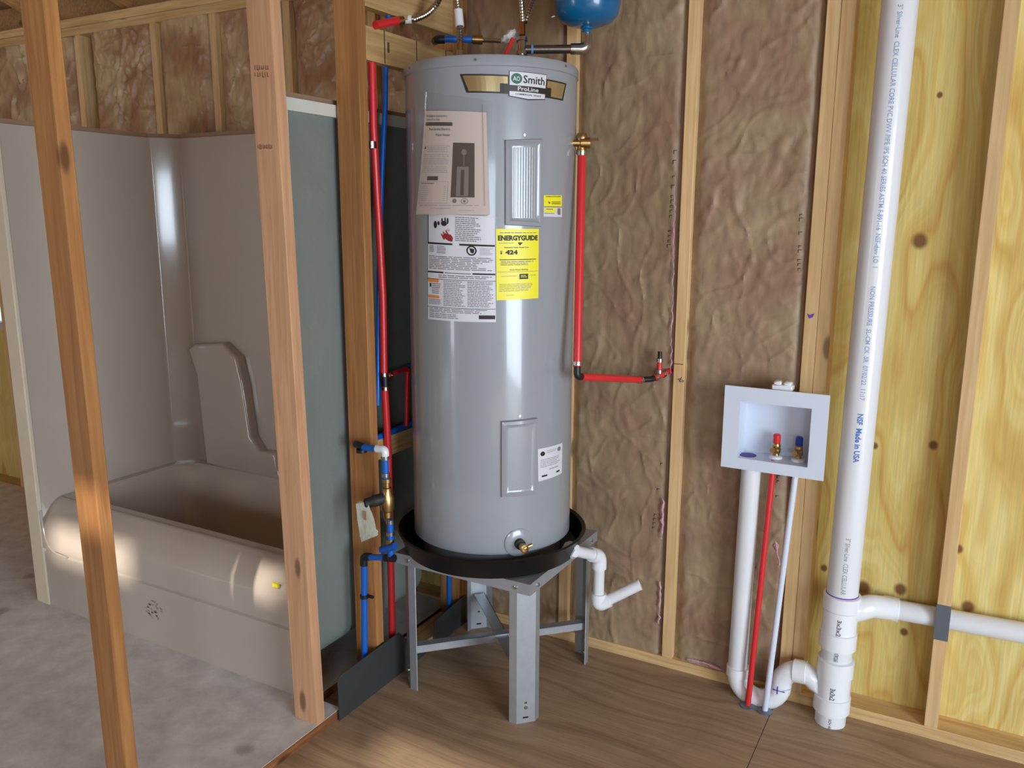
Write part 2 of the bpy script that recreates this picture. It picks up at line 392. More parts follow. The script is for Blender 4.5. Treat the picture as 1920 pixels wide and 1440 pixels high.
def batt(x0, x1, z0, z1, seed, amp=.012, bulge=.014, ang=.3, edge=.03, m_=None, step=.006, yo=0, ax=None):
    nx = max(8, int((x1-x0)/step)); nz = int((z1-z0)/step)
    vs = []; fs = []; ca, sa = math.cos(ang), math.sin(ang)
    for j in range(nz+1):
        z = z0+(z1-z0)*j/nz
        for i in range(nx+1):
            u = i/nx; x = x0+(x1-x0)*u
            e = min(u, 1-u)*(x1-x0)
            prof = 1-math.exp(-(e/edge)**2)
            a = x*ca+z*sa; b = -x*sa+z*ca
            w1_ = Vector((noise.noise(Vector((x*6, z*6, seed))), noise.noise(Vector((x*6, z*6, seed+50))), 0))
            n1 = noise.noise(Vector((a*7+w1_.x*.8, b*2.6+w1_.y*.8, seed)))
            n2 = noise.noise(Vector((a*5, b*11+w1_.x, seed+31)))
            vd = noise.voronoi(Vector((a*13+w1_.x*.6, b*7+w1_.y*.6, seed*3.1)))[0]
            r3 = noise.noise(Vector((x*34, z*26, seed+9)))
            cr = .5+.8*noise.noise(Vector((x*2.5, z*1.6, seed+77)))
            v2 = noise.voronoi(Vector((x*30+w1_.y*1.5, z*19+w1_.x*1.5, seed*1.7)))[0]
            d = amp*(.3*math.exp(-(n1/.06)**2)+.25*math.exp(-(n2/.04)**2)+max(0, cr)*(1.0*(vd[1]-vd[0])-.2)+.35*(v2[1]-v2[0])+.12*r3+.5*noise.noise(Vector((x*4, z*2.2, seed+3))))
            sag = .006*noise.noise(Vector((u*1.3, z*3, seed+5)))
            y = max(WY-.004, WY+.026+yo-prof*(bulge+.004)-d*(.35+.65*prof)+sag)
            vs.append((x, min(y, SH-.004), z))
    for j in range(nz):
        for i in range(nx):
            k = j*(nx+1)+i; fs.append((k, k+1, k+nx+2, k+nx+1))
    if ax: vs = [ax(v) for v in vs]
    mb = MB(); mb.add(vs, fs, 0, True)
    return mb.build('insulation_batt', m_ or KRAFT, wb, fix=False)
b1 = batt(-1.197, -.834, .036, 2.364, 1, .011, .010, .12, .018)
b2 = batt(-.794, -.438, .036, 2.364, 2, .012, .010, -.7, .018)
batt(-1.70, -1.237, .036, 2.364, 3, .010, .008, .2, .02, m_=KRAFT)
batt(-2.012, -1.71, 1.7, 2.364, 4, .022, .01, .5, .03, m_=KRAFT2)
batt(-2.425, -2.05, 1.7, 2.364, 5, .026, .012, .4, .03, m_=KRAFT2)
batt(-2.835, -2.465, 1.7, 2.364, 6, .024, .004, .9, .03, m_=KRAFT2)
batt(-3.202, -2.875, 1.7, 2.364, 7, .016, .02, -.3, .03, m_=KRAFT2)
batt(-3.67, -3.245, 1.7, 2.364, 8, .030, .016, -.6, .03, m_=KRAFT2)
batt(-4.58, -3.79, .036, 2.364, 9, .028, .012, -.4, .03, m_=KRAFT2, step=.012)
# pink fibre peeking out beside the studs
def fluff(pts, r, parent, seed):
    mb = MB(); P_ = [Vector(p) for p in pts]; Q = []
    for i in range(len(P_)-1):
        n = max(2, int((P_[i+1]-P_[i]).length/.012))
        for k in range(n): Q.append(P_[i].lerp(P_[i+1], k/n)+Vector((random.uniform(-.003, .003), random.uniform(-.002, .002), 0)))
    Q.append(P_[-1])
    mb.tube(Q, r, 6, 0, rfun=lambda t: .15+1.6*abs(noise.noise(Vector((t*47, seed, 0))))*math.sin(min(1, t*6, (1-t)*6)*1.57)+.3*random.random())
    return mb.build('pink_fibreglass', PINKF, parent)
fluff([at(1266, 330, 'y', WY+.004), at(1258, 700, 'y', WY+.004)], .004, b1, 1)
fluff([at(1243, 935, 'y', WY+.002), at(1240, 1010, 'y', WY+.002)], .008, b1, 2)
fluff([at(1238, 1090, 'y', WY+.002), at(1235, 1170, 'y', WY+.002)], .007, b1, 3)
fluff([at(1287, 1236, 'y', WY+.006), at(1320, 1242, 'y', WY+.0), at(1352, 1256, 'y', WY+.002)], .009, b2, 4)
fluff([at(1452, 1000, 'y', WY+.012), at(1461, 1060, 'y', WY+.012)], .008, b2, 5)
# printed marks on the kraft flanges (rows of short strokes)
def print_marks(px0, py0, px1, py1, parent, n, yoff):
    mb = MB()
    for k in range(n):
        t = k/(n-1)
        if random.random() < .35: continue
        q = at(px0+(px1-px0)*t, py0+(py1-py0)*t, 'y', WY+yoff); h = random.uniform(.003, .006)
        wdt = random.uniform(.008, .012)
        mb.box(q.x-wdt/2, q.x-wdt/2+.0022, q.y, q.y+.001, q.z-h, q.z+h)
        mb.box(q.x-wdt/2, q.x+wdt/2, q.y, q.y+.001, q.z+h-.002, q.z+h)
    return mb.build('printed_marks', CHAR, parent)
print_marks(1266, 285, 1252, 480, b1, 22, -.012)
print_marks(1502, 395, 1498, 505, b2, 14, -.012)
print_marks(1240, 870, 1225, 990, b1, 16, -.012)
print_marks(1460, 885, 1456, 940, b2, 7, -.012)
# nail plate over the notch of the second stud
nl = at(1745, 1130, 'y', WY); nr = at(1775, 1203, 'y', WY)
MB().box(.012-.0195, .012+.0195, WY-.002, WY+.03, nr.z, nl.z, bev=.0006).build('nail_plate', mat('nail_plate_grey', rgb(118, 126, 138), .45, metal=.6), studs[.012])
# pencil marks on a stud at the red pipe
mk = studs[-.814]
q = at(1265, 682, 'y', WY-.0012)
MB().box(q.x-.004, q.x+.028, q.y, q.y+.001, q.z-.001, q.z+.001).build('pencil_mark', INKB, mk)
q = at(1270, 712, 'y', WY-.0012); mb = MB()
for dx, dz, l, a in ((0, 0, .01, .5), (.004, .002, .01, -.9), (.009, -.002, .012, 1.2), (.013, .001, .01, -.3), (.006, -.006, .016, .1)):
    c = Vector((q.x+dx, q.y, q.z+dz)); d = Vector((math.cos(a), 0, math.sin(a)))*l
    nrm = Vector((-math.sin(a), 0, math.cos(a)))*.0008
    mb.prism([c-nrm, c+d-nrm, c+d+nrm, c+nrm], (0, .001, 0))
mb.build('pencil_mark', INKB, mk)
q = at(1520, 592, 'y', WY-.0012)
MB().add([(q.x-.011, q.y, q.z+.007), (q.x-.002, q.y, q.z+.002), (q.x+.010, q.y, q.z+.008), (q.x+.006, q.y, q.z-.004), (q.x-.004, q.y, q.z-.009)], [(0, 1, 2, 3, 4)]).build('primer_smear', PURP, studs[-.418])

# window at the far left of the back wall
w1 = thing('window_1', (-5.1, SH, .92), 'window with pale sky beyond the tub', 'window', kind='structure')
FRAME = mat('window_frame', rgb(196, 190, 180), .5)
MB().box(-5.9, -4.62, SH-.03, SH+.02, .92, .96).box(-5.9, -4.62, SH-.03, SH+.02, 1.96, 2.0).box(-5.9, -5.86, SH-.03, SH+.02, .96, 1.96).box(-4.66, -4.62, SH-.03, SH+.02, .96, 1.96).build('window_frame', FRAME, w1)
GLASS = bpy.data.materials.new('window_glass'); GLASS.use_nodes = True
gb = GLASS.node_tree.nodes['Principled BSDF']; gb.inputs['Transmission Weight'].default_value = 1; gb.inputs['Roughness'].default_value = .02; gb.inputs['IOR'].default_value = 1.1
MB().box(-5.86, -4.66, SH, SH+.004, .96, 1.96).build('pane', GLASS, w1)

# ------------------------------------------------------------------ partition (wet) wall
wp = thing('wall_left', (PX, 1.9, 0), 'open partition of fir studs and blocking between tub and heater', 'wall', kind='structure')
def pstud(y, m_, z0=SLAB, lean=0, dx=0, k=1):
    mb = MB().box(PXL+dx, PX+dx-.089*(1-k), y, y+.038*k, z0, TOPZ-.04, bev=.0025)
    if lean:
        for v in mb.v: v.x += lean*(v.z-z0)
    return mb.build('stud', m_, wp)
pst1 = pstud(at(166, 720, 'x', PX-.12).y , FIR, lean=-.012, dx=-.115, k=.92)
pst2 = pstud(1.69, PINK, lean=-.02)
Y3 = at(684, 480, 'x', PX).y
pst3 = pstud(Y3, FIR, 0)
print('Y3', Y3)
pstud(.45, FIR); pstud(-.2, FIR)
MB().box(PXL, PX, 2.49, WY-.002, 0, TOPZ-.04, bev=.002).build('stud', FIR, wp)
MB().box(PXL, PX, -.6, WY-.002, TOPZ-.04, TOPZ, bev=.002).build('top_plate', PINE_Y, wp)
MB().box(PXL, PX, Y3+.039, 2.489, 0, .036, bev=.002).build('bottom_plate', PINE_Y, wp)
zb = at(683, 110, 'x', PX).z; zt = at(683, 45, 'x', PX).z
blk = MB().box(PX-.038, PX-.001, Y3+.039, 2.489, zb, zt, bev=.002).build('blocking', PINE_Y, wp)
mb = MB()
for px in (721, 781, 836):
    yk = at(px, 80, 'x', PX).y; mb.box(PX-.001, PX+.0004, yk-.0012, yk+.0012, zb+.002, zt-.002)
yk = at(729, 80, 'x', PX).y
for a in (-.02, -.008, .004): mb.box(PX-.001, PX+.0004, yk+a*.3, yk+a*.3+.001, zb+.035, zb+.065)
mb.build('pencil_mark', INKB, blk)
zh = at(694, 13, 'x', PX).z
MB().box(PX-.038, PX-.001, Y3+.039, 2.489, zh, TOPZ-.041, bev=.002).build('blocking', PINE_Y, wp)
zc = at(740, 855, 'x', PX-.02).z; zd = at(740, 818, 'x', PX-.02).z
MB().box(PX-.066, PX-.036, Y3+.039, 2.489, zc, zd, bev=.002).build('blocking', PINE_Y, wp)
# lumber grade stamps on the second stud (short inked strokes)
mb = MB()
for (px, py, n) in ((492, 127, 7), (492, 140, 6), (498, 275, 9)):
    for k in range(n):
        q = at(px-14+28*k/n, py, 'y', 1.69); h = random.uniform(.004, .007)
        mb.box(q.x, q.x+.0022, 1.689, 1.69, q.z-h, q.z+h)
        if k % 2: mb.box(q.x, q.x+.006, 1.689, 1.69, q.z-h, q.z-h+.0018)
mb.build('grade_stamp', mat('stamp_ink', rgb(128, 88, 66), .7), pst2)
# ------------------------------------------------------------------ roof and the rest of the shell (behind the viewer)
SLOPE = .34
def roofz(y): return TOPZ+(SH-y)*SLOPE
RAFT = lumber('rafter_pine', rgb(206, 160, 104), rgb(170, 122, 74), 'Y')
DECK = lumber('roof_deck', rgb(176, 140, 96), rgb(150, 112, 72), 'Y')
ce = thing('ceiling', (0, 0, TOPZ), 'sloping rafters and boarded roof deck above the open walls', 'ceiling', kind='structure')
x = -5.9
while x < 2.9:
    MB().prism([(x, SH, TOPZ), (x, SH, TOPZ+.14), (x, -3.3, roofz(-3.3)+.14), (x, -3.3, roofz(-3.3))], (.038, 0, 0)).build('rafter', RAFT, ce)
    x += .61
MB().prism([(-6.05, SH+.1, TOPZ+.106), (-6.05, SH+.1, TOPZ+.125), (-6.05, -3.45, roofz(-3.45)+.16), (-6.05, -3.45, roofz(-3.45)+.141)], (9.05, 0, 0)).build('roof_deck', DECK, ce)
MB().box(-6.05, 3, SH-.02, SH+.05, TOPZ, TOPZ+.12).build('eave_blocking', DECK, ce)
SHELLM = lumber('shell_board', rgb(176, 140, 96), rgb(150, 112, 72), 'Z')
def shell_wall(name, label, ax, pos, lo, hi, zt, holes):
    """boarded wall split into panels around its openings; ax = normal axis, holes = (a0, a1, z0, z1)"""
    o = thing(name, (pos, 0, 0) if ax == 'x' else (0, pos, 0), label, 'wall', kind='structure')
    A = sorted({lo, hi, *[h[0] for h in holes], *[h[1] for h in holes]})
    for a0, a1 in zip(A, A[1:]):
        mid = (a0+a1)/2; z = 0
        for h in sorted([h for h in holes if h[0] < mid < h[1]], key=lambda h: h[2])+[(0, 0, zt, zt)]:
            if h[2]-z > .001:
                if ax == 'x': MB().box(pos, pos+.03, a0, a1, z, h[2]).build('board_panel', SHELLM, o)
                else: MB().box(a0, a1, pos-.03, pos, z, h[2]).build('board_panel', SHELLM, o)
            z = h[3]
shell_wall('wall_right', 'plain boarded side wall with wide door opening', 'x', 2.9, -3.3, SH, 4.5, [(-1.45, .75, 0, 2.15)])
shell_wall('wall_front', 'plain boarded front wall with window and door openings and high slots added to place sun patches', 'y', -3.3, -6.03, 2.93, 4.55,
           [(1.3, 2.6, 1.15, 2.1), (-4.35, -3.45, 0, 2.1), (.27, .72, 3.66, 3.735), (.1, .27, 3.585, 3.625), (-1.33, -.86, 3.99, 4.11), (-.36, -.14, 4.09, 4.17)])  # high narrow slots are added, sized to throw sun patches on apron and floor
shell_wall('wall_end', 'plain boarded end wall beyond the bathroom', 'x', -6.03, -3.3, SH, 4.5, [])

# ------------------------------------------------------------------ tub and shower unit
XL, XR, YF = -3.15, PXL-.006, 1.782
XIL, XIR, YIB, TZ = -3.09, -1.745, 2.50, 1.868
tub = thing('tub_shower', ((XL+XR)/2, 2.15, SLAB), 'beige one-piece fibreglass bathtub with moulded shower surround behind bare studs', 'bathtub')
def plan(off):
    o = off; c = .085
    return [(XR-.002, YF), (XIR+o, YF), (XIR+o, YIB-c), (XIR-c+o*.4, YIB+o), (XIL+c-o*.4, YIB+o), (XIL-o, YIB-c), (XIL-o, YF), (XL, YF)]
def fil(pts, f, seg=3):
    P_ = [Vector((*p, 0)) for p in pts]; Q = [P_[0]]
    for i in range(1, len(P_)-1):
        a = P_[i-1]-P_[i]; b = P_[i+1]-P_[i]; ff = min(f, a.length*.45, b.length*.45)
        p0 = P_[i]+a.normalized()*ff; p2 = P_[i]+b.normalized()*ff
        for k in range(seg+1):
            t = k/seg; Q.append(p0*(1-t)**2+P_[i]*2*t*(1-t)+p2*t*t)
    Q.append(P_[-1]); return Q
def wallstrip(mb, pl, z0, z1, nz=1, mi=0):
    n = len(pl); vs = [(p.x, p.y, z0+(z1-z0)*j/nz) for j in range(nz+1) for p in pl]
    mb.add(vs, [(j*n+i, j*n+i+1, (j+1)*n+i+1, (j+1)*n+i) for j in range(nz) for i in range(n-1)], mi, True)
inn = fil(plan(0), .009); out = fil(plan(.018), .03)
mb = MB(); wallstrip(mb, inn, .28, TZ)
mb.build('surround', TUBW, tub)
# raw outer shell
mb = MB()
o2 = [p.copy() for p in out[2:-2]]
n = len(o2); zs = [.15, .165, .2, .44, 1.0, 1.82, TZ]
vs = []
for z in zs:
    for p in o2:
        k = .03*max(0, (.2-z)/.05)**2
        vs.append((p.x-k if p.x > -2.4 else p.x+k, p.y, z))
mb.add(vs, [(j*n+i, j*n+i+1, (j+1)*n+i+1, (j+1)*n+i) for j in range(len(zs)-1) for i in range(n-1)], 0, True)
mb.box(XIR+.008, XR-.001, YF+.002, YIB-.05, TZ-.036, TZ-.001, 1)
mb.build('outer_shell', [GREYF, mat('flange_white', rgb(206, 206, 196), .6, var=.1)], tub)
mb = MB(); n = len(inn)
top = [Vector((p.x, p.y, TZ)) for p in inn]; ctr = Vector((-2.42, 2.1, TZ))
vs = []
for i, p in enumerate(inn):
    q = out[i]; d = (q-p).normalized() if (q-p).length > 1e-5 else Vector((0, -1, 0))
    vs += [(p.x, p.y, TZ-.001), (p.x, p.y, TZ+.016), (p.x+d.x*.02, p.y+d.y*.02, TZ+.016), (p.x+d.x*.02, p.y+d.y*.02, TZ-.001)]
fs = []
for i in range(n-1):
    for k in range(4): fs.append((i*4+k, i*4+(k+1) % 4, i*4+4+(k+1) % 4, i*4+4+k))
mb.add(vs, fs, 0, False); mb.build('trimmed_rim', FRPED, tub)
# front flanges
FLB = mat('flange_beige', rgb(216, 202, 180), .5, var=.08, vscale=20)
MB().box(XL-.012, XIL+.006, YF-.006, YF+.012, SLAB, TZ, 0, bev=.004).box(XL-.014, XL-.002, YF+.01, YF+.05, SLAB, TZ, 0).build('front_flange', FLB, tub)
MB().box(XIR-.006, XR, YF-.006, YF+.012, SLAB, TZ, 0, bev=.004).build('front_flange', FLB, tub)
# apron profile
prof = [(YF, SLAB), (YF, .252), (YF+.008, .258), (YF+.008, .264), (YF-.003, .271), (YF-.002, .33), (YF+.002, .36), (YF+.012, .385), (YF+.05, .432), (YF+.075, .450), (YF+.09, .455), (YF+.11, .452), (YF+.125, .43)]
mb = MB(); nx = 2
vs = [(xx, y, z) for xx in (XL+.03, XIR-.004) for (y, z) in prof]; n = len(prof)
mb.add(vs, [(i, i+1, n+i+1, n+i) for i in range(n-1)], 0, True)
ap = mb.build('apron', TUBW, tub, fix=False)
mb = MB(); mb.tube([at(76, 958, 'y', YF), at(82, 1000, 'y', YF), at(96, 1034, 'y', YF-.001), at(125, 1046, 'y', YF-.001)], .0045, 8, fillet=.05)
mb.build('moulded_bead', TUBW, ap)
def rr(x0, x1, y0, y1, r, z, seg=6):
    pts = []
    for cx, cy, a0 in ((x1-r, y1-r, 0), (x0+r, y1-r, 90), (x0+r, y0+r, 180), (x1-r, y0+r, 270)):
        for k in range(seg+1):
            a = math.radians(a0+90*k/seg); pts.append((cx+r*math.cos(a), cy+r*math.sin(a), z))
    return pts
loops = [rr(XIL-.005, XIR+.005, YF+.09, YIB+.005, .03, .456), rr(XIL+.045, XIR-.045, YF+.118, YIB-.05, .1, .458), rr(XIL+.055, XIR-.055, YF+.126, YIB-.06, .1, .445),
         rr(XIL+.10, XIR-.08, YF+.15, YIB-.09, .12, .2), rr(XIL+.14, XIR-.10, YF+.18, YIB-.12, .12, .145), rr(XIL+.2, XIR-.16, YF+.24, YIB-.18, .1, .13)]
mb = MB(); n = len(loops[0]); vs = [p for l in loops for p in l]
fs = [(j*n+i, j*n+(i+1) % n, (j+1)*n+(i+1) % n, (j+1)*n+i) for j in range(len(loops)-1) for i in range(n)]
mb.add(vs, fs, 0, True); mb.add(loops[-1], [list(range(n))], 0); mb.build('basin', TUBW, tub)
# moulded shelf on the back panel
pp = [(400, 866), (382, 700), (366, 652), (378, 643), (430, 641), (458, 668), (470, 720), (484, 815), (500, 842), (530, 846), (540, 905)]
bm = bmesh.new(); vv = [bm.verts.new(at(a, b, 'y', YIB-.001)) for a, b in pp]; f = bm.faces.new(vv)
r_ = bmesh.ops.extrude_face_region(bm, geom=[f]); ev = [g for g in r_['geom'] if isinstance(g, bmesh.types.BMVert)]
for v in ev: v.co.y -= .045
bmesh.ops.recalc_face_normals(bm, faces=bm.faces[:])
fe = [e for e in bm.edges if all(v in ev for v in e.verts)]
bmesh.ops.bevel(bm, geom=fe, offset=.02, segments=4, affect='EDGES', profile=.6)
mb = MB(); mb.bm(bm, 0, True); mb.build('moulded_shelf', TUBW, tub)
# yellow sticker and scuff on the apron
q = at(517, 1097, 'y', YF)
MB().box(q.x-.012, q.x+.012, YF-.004, YF+.004, q.z-.006, q.z+.006).build('yellow_sticker', YEL, tub)
mb = MB(); c0 = at(288, 1142, 'y', YF)
for k in range(44):
    a = random.uniform(0, 6.28); rr_ = random.uniform(.01, .045); dx, dz = math.cos(a)*rr_*1.1, math.sin(a)*rr_*.9
    s_ = random.uniform(.002, .006)
    mb.box(c0.x+dx-s_, c0.x+dx+s_, YF-.0006, YF, c0.z+dz-s_*.5, c0.z+dz+s_*.5)
mb.build('scuff_mark', mat('scuff', rgb(150, 134, 116), .6), ap)

# ------------------------------------------------------------------ water heater
HX, HY, HR = -1.325, 2.25, .2566
def at_cyl(px, py, r=HR, c=(HX, HY)):
    d = ray(px, py); ox, oy = CAM.x-c[0], CAM.y-c[1]
    A = d.x*d.x+d.y*d.y; B = 2*(ox*d.x+oy*d.y); Cc = ox*ox+oy*oy-r*r; D = max(0, B*B-4*A*Cc)
    t = (-B-math.sqrt(D))/(2*A); p = CAM+d*t
    return math.atan2(p.y-c[1], p.x-c[0]), p.z
ZT = at_cyl(928, 101)[1]; ZB = at_cyl(915, 1045)[1]; ZL = at_cyl(928, 122)[1]
wh = thing('water_heater', (HX, HY, ZB), 'tall grey cylindrical electric water heater on a metal stand', 'water heater')
MB().lathe([(HR-.01, ZB), (HR, ZB+.008), (HR, ZL)], (HX, HY, 0), n=96).build('jacket', JACKET, wh)
lid = MB().lathe([(HR+.0005, ZL-.002), (HR+.004, ZL), (HR+.004, ZT-.008), (HR, ZT-.001), (HR-.02, ZT), (.02, ZT+.004)], (HX, HY, 0), n=96).build('lid', JACKET2, wh)
for px, py in ((892, 112), (1060, 124), (768, 128)):
    mb = MB(); th, z = at_cyl(px, py, HR+.004); d = Vector((math.cos(th), math.sin(th), 0))
    mb.cyl(Vector((HX, HY, z))+d*(HR+.003), Vector((HX, HY, z))+d*(HR+.007), .0035, 8).build('screw', STEEL, lid)
class Decal:
    """flat print wrapped on a vertical cylinder: u right, v down in 0..1, corners given as photo pixels TL, TR, BR, BL"""
    def __init__(s, tl, tr, br, bl, r=HR, c=(HX, HY), base=.0008, fl=0):
        s.q = [at_cyl(*p, r, c) for p in (tl, tr, br, bl)]; s.r = r; s.c = c; s.base = base; s.mb = MB(); s.mats = []; s.fl = fl
    def pt(s, u, v, lay):
        (a, za), (b, zb_), (c, zc_), (d, zd_) = s.q
        th = (a*(1-u)+b*u)*(1-v)+(d*(1-u)+c*u)*v; z = (za*(1-u)+zb_*u)*(1-v)+(zd_*(1-u)+zc_*u)*v
        r = s.r+s.base+lay*.0004+s.fl*v*v
        return Vector((s.c[0]+r*math.cos(th), s.c[1]+r*math.sin(th), z))
    def mi(s, m_):
        if m_ not in s.mats: s.mats.append(m_)
        return s.mats.index(m_)
    def rect(s, u0, v0, u1, v1, m_, lay=1):
        n = max(1, int((u1-u0)*14)+1); k = max(1, int((v1-v0)*6)) if s.fl else 1
        vs = [s.pt(u0+(u1-u0)*i/n, v0+(v1-v0)*j/k, lay) for j in range(k+1) for i in range(n+1)]
        s.mb.add(vs, [(j*(n+1)+i, (j+1)*(n+1)+i, (j+1)*(n+1)+i+1, j*(n+1)+i+1) for j in range(k) for i in range(n)], s.mi(m_), True)
    def poly(s, pts, m_, lay=2):
        from mathutils.geometry import tessellate_polygon
        for tri in tessellate_polygon([[Vector((u, v, 0)) for u, v in pts]]):
            T = [pts[i] for i in tri]; lo = min(t[0] for t in T); hi = max(t[0] for t in T); n = max(1, math.ceil((hi-lo)/.04))
            for k in range(n):
                c = T
                for lim, sg in ((lo+(hi-lo)*k/n, 1), (lo+(hi-lo)*(k+1)/n, -1)):
                    o = []
                    for i in range(len(c)):
                        A, B = c[i], c[(i+1) % len(c)]; da, db = sg*(A[0]-lim), sg*(B[0]-lim)
                        if da >= 0: o.append(A)
                        if da*db < 0: t = da/(da-db); o.append((A[0]+(B[0]-A[0])*t, A[1]+(B[1]-A[1])*t))
                    c = o
                    if len(c) < 3: break
                if len(c) >= 3: s.mb.add([s.pt(u, v, lay) for u, v in c], [list(range(len(c)))], s.mi(m_))
    def disc(s, u, v, ru, rv, m_, lay=2, n=20, a0=0, a1=360):
        s.poly([(u+ru*math.cos(math.radians(a0+(a1-a0)*k/n)), v-rv*math.sin(math.radians(a0+(a1-a0)*k/n))) for k in range(n)], m_, lay)
    def frame(s, u0, v0, u1, v1, tu, tv, m_, lay=1):
        s.rect(u0, v0, u1, v0+tv, m_, lay); s.rect(u0, v1-tv, u1, v1, m_, lay); s.rect(u0, v0, u0+tu, v1, m_, lay); s.rect(u1-tu, v0, u1, v1, m_, lay)
    def lines(s, u0, v0, u1, v1, n, m_, lay=1, fill=.45, ragged=.25):
        for k in range(n):
            v = v0+(v1-v0)*k/n; h = (v1-v0)/n*fill
            e = u1-(u1-u0)*ragged*random.random()**2
            a = u0
            while a < e:
                b = min(e, a+(u1-u0)*random.uniform(.06, .22)); s.rect(a, v, b, v+h, m_, lay); a = b+(u1-u0)*.018
    def text(s, t, u0, v0, u1, v1, m_, lay=3, bold=.015):
        vs, fs = text_mesh(t, bold)
        x0 = min(v.x for v in vs); x1 = max(v.x for v in vs); y0 = min(v.y for v in vs); y1 = max(v.y for v in vs)
        s.mb.add([s.pt(u0+(u1-u0)*(v.x-x0)/(x1-x0), v1-(v1-v0)*(v.y-y0)/(y1-y0), lay) for v in vs], fs, s.mi(m_))
    def build(s, name, parent, label=None):
        o = s.mb.build(name, s.mats, parent, fix=False)
        if label: o['label'] = label
        return o
# access panels
def access(tl, tr, br, bl, ribs):
    D = Decal(tl, tr, br, bl, base=0)
    def ring(u, v, h): return D.pt(u, v, h/.0004)
    lv = [(0, 0, 0), (.02, .012, .010), (.10, .05, .0125), (.16, .075, .0085), (.2, .095, .0085)]
    mb = MB(); n = 10
    def loop(iu, iv, h):
        p = [(iu+(1-2*iu)*k/n, iv) for k in range(n)]+[(1-iu, iv+(1-2*iv)*k/n) for k in range(n)]
        p += [(1-iu-(1-2*iu)*k/n, 1-iv) for k in range(n)]+[(iu, 1-iv-(1-2*iv)*k/n) for k in range(n)]
        return [ring(u, v, h) for u, v in p]
    L_ = [loop(*l) for l in lv]; N_ = len(L_[0])
    mb.add([p for l in L_ for p in l], [(j*N_+i, j*N_+(i+1) % N_, (j+1)*N_+(i+1) % N_, (j+1)*N_+i) for j in range(len(L_)-1) for i in range(N_)], 0, False)
    iu, iv, h = lv[-1]; k = 36 if ribs else 10
    vs = []
    for j in (0, 1):
        for i in range(k+1):
            u = iu+(1-2*iu)*i/k; hh = h+(.0006*(.5-.5*math.cos(i/k*2*math.pi*9)) if ribs else 0)
            vs.append(ring(u, iv+(1-2*iv)*j, hh))
    mb.add(vs, [(i, i+1, k+2+i, k+1+i) for i in range(k)], 0, True)
    o = mb.build('access_panel', JACKET, wh)
    a = ring(.5, -.045, 0); b = ring(.5, -.045, .003)
    MB().cyl(a, b, .004, 10).build('screw', STEEL, o)
    return o
access((946, 262), (1016, 260), (1014, 426), (946, 422), True)
access((939, 789), (1006, 782), (1004, 926), (939, 932), False)
# brand badge
D = Decal((862, 132), (1062, 150), (1058, 198), (866, 182), base=.001)
dk = mat('badge_dark', rgb(44, 40, 34), .4)
D.poly([(0, .14), (.40, .14), (.40, -.02), (.74, -.02), (.74, .14), (1, .14), (.965, .84), (.74, .84), (.74, .93), (.57, 1.02), (.395, .93), (.395, .84), (.045, .84)][::1], dk, 1)
D.poly([(.022, .2), (.39, .2), (.39, .46), (.325, .46), (.325, .78), (.065, .78)], GOLD, 2)
D.poly([(.75, .2), (.975, .2), (.945, .78), (.80, .78), (.80, .46), (.75, .46)], GOLD, 2)
D.rect(.405, .0, .735, .50, PAPW, 2)
D.disc(.463, .25, .047, .2, GRNI, 3); D.text('AO', .432, .17, .492, .34, PAPW, 4)
D.text('Smith', .52, .1, .72, .40, INKB, 3)
D.text('ProLine', .475, .535, .665, .69, PAPW, 3)
D.poly([(.405, .73), (.735, .73), (.735, .9), (.57, .975), (.405, .9)], PAPW, 2)
D.text('COMMERCIAL GRADE', .455, .79, .695, .855, INKB, 3)
D.build('brand_badge', wh, 'black and gold brand badge')
# warning label
D = Decal((803, 400), (927, 406), (930, 604), (803, 598), base=.0008)
D.rect(0, 0, 1, 1, PAPW, 0)
D.rect(0, 0, .012, .27, INKB); D.rect(0, .265, .42, .282, INKB); D.rect(.52, .265, 1, .282, INKB)
for u, v, ru, rv in ((.145, .10, .03, .035), (.2, .085, .02, .02), (.29, .085, .05, .025), (.26, .055, .014, .02), (.31, .05, .012, .025), (.35, .06, .014, .03)): D.disc(u, v, ru, rv, INKB, 2, 9)
D.poly([(.25, .2), (.31, .175), (.40, .185), (.43, .215), (.42, .25), (.36, .245), (.31, .225)], REDI, 2)
for a in ((.24, .185), (.27, .165), (.31, .15)): D.poly([(a[0], a[1]), (a[0]+.015, a[1]-.004), (a[0]+.07, a[1]+.045), (a[0]+.045, a[1]+.05)], REDI, 2)
D.rect(.33, .135, .38, .155, mat('print_pink', rgb(214, 160, 160), .5), 2)
D.lines(.46, .02, .82, .25, 13, INKG, 1)
D.lines(.03, .295, .12, .36, 4, INKG, 1); D.lines(.17, .295, .32, .37, 5, INKG, 1); D.lines(.8, .30, .97, .37, 5, INKL, 1)
D.disc(.69, .325, .07, .047, INKB, 2); D.disc(.69, .325, .05, .034, PAPW, 3); D.poly([(.66, .30), (.73, .31), (.72, .35), (.68, .345)], INKB, 4)
D.lines(.02, .39, .97, .52, 8, INKG, 1)
D.rect(0, .535, .28, .55, INKB); D.rect(.70, .535, 1, .55, INKB); D.rect(.3, .54, .68, .548, INKG)
D.lines(.2, .565, .97, .60, 2, INKG); D.rect(0, .605, 1, .61, INKB)
D.rect(.01, .61, .2, .64, ORG, 2); D.rect(.01, .765, .21, .79, ORG, 2); D.rect(.04, .65, .07, .685, INKB, 2)
D.lines(.08, .65, .24, .755, 6, INKG); D.lines(.02, .80, .24, .855, 4, INKG)
D.lines(.28, .62, .6, .865, 15, INKG); D.lines(.63, .62, .97, .865, 15, INKG)
D.rect(0, .872, 1, .877, INKB); D.lines(.03, .885, .9, .93, 3, INKG); D.lines(.03, .935, .6, .985, 3, INKG)
D.rect(.78, .935, .99, .972, INKB, 2)
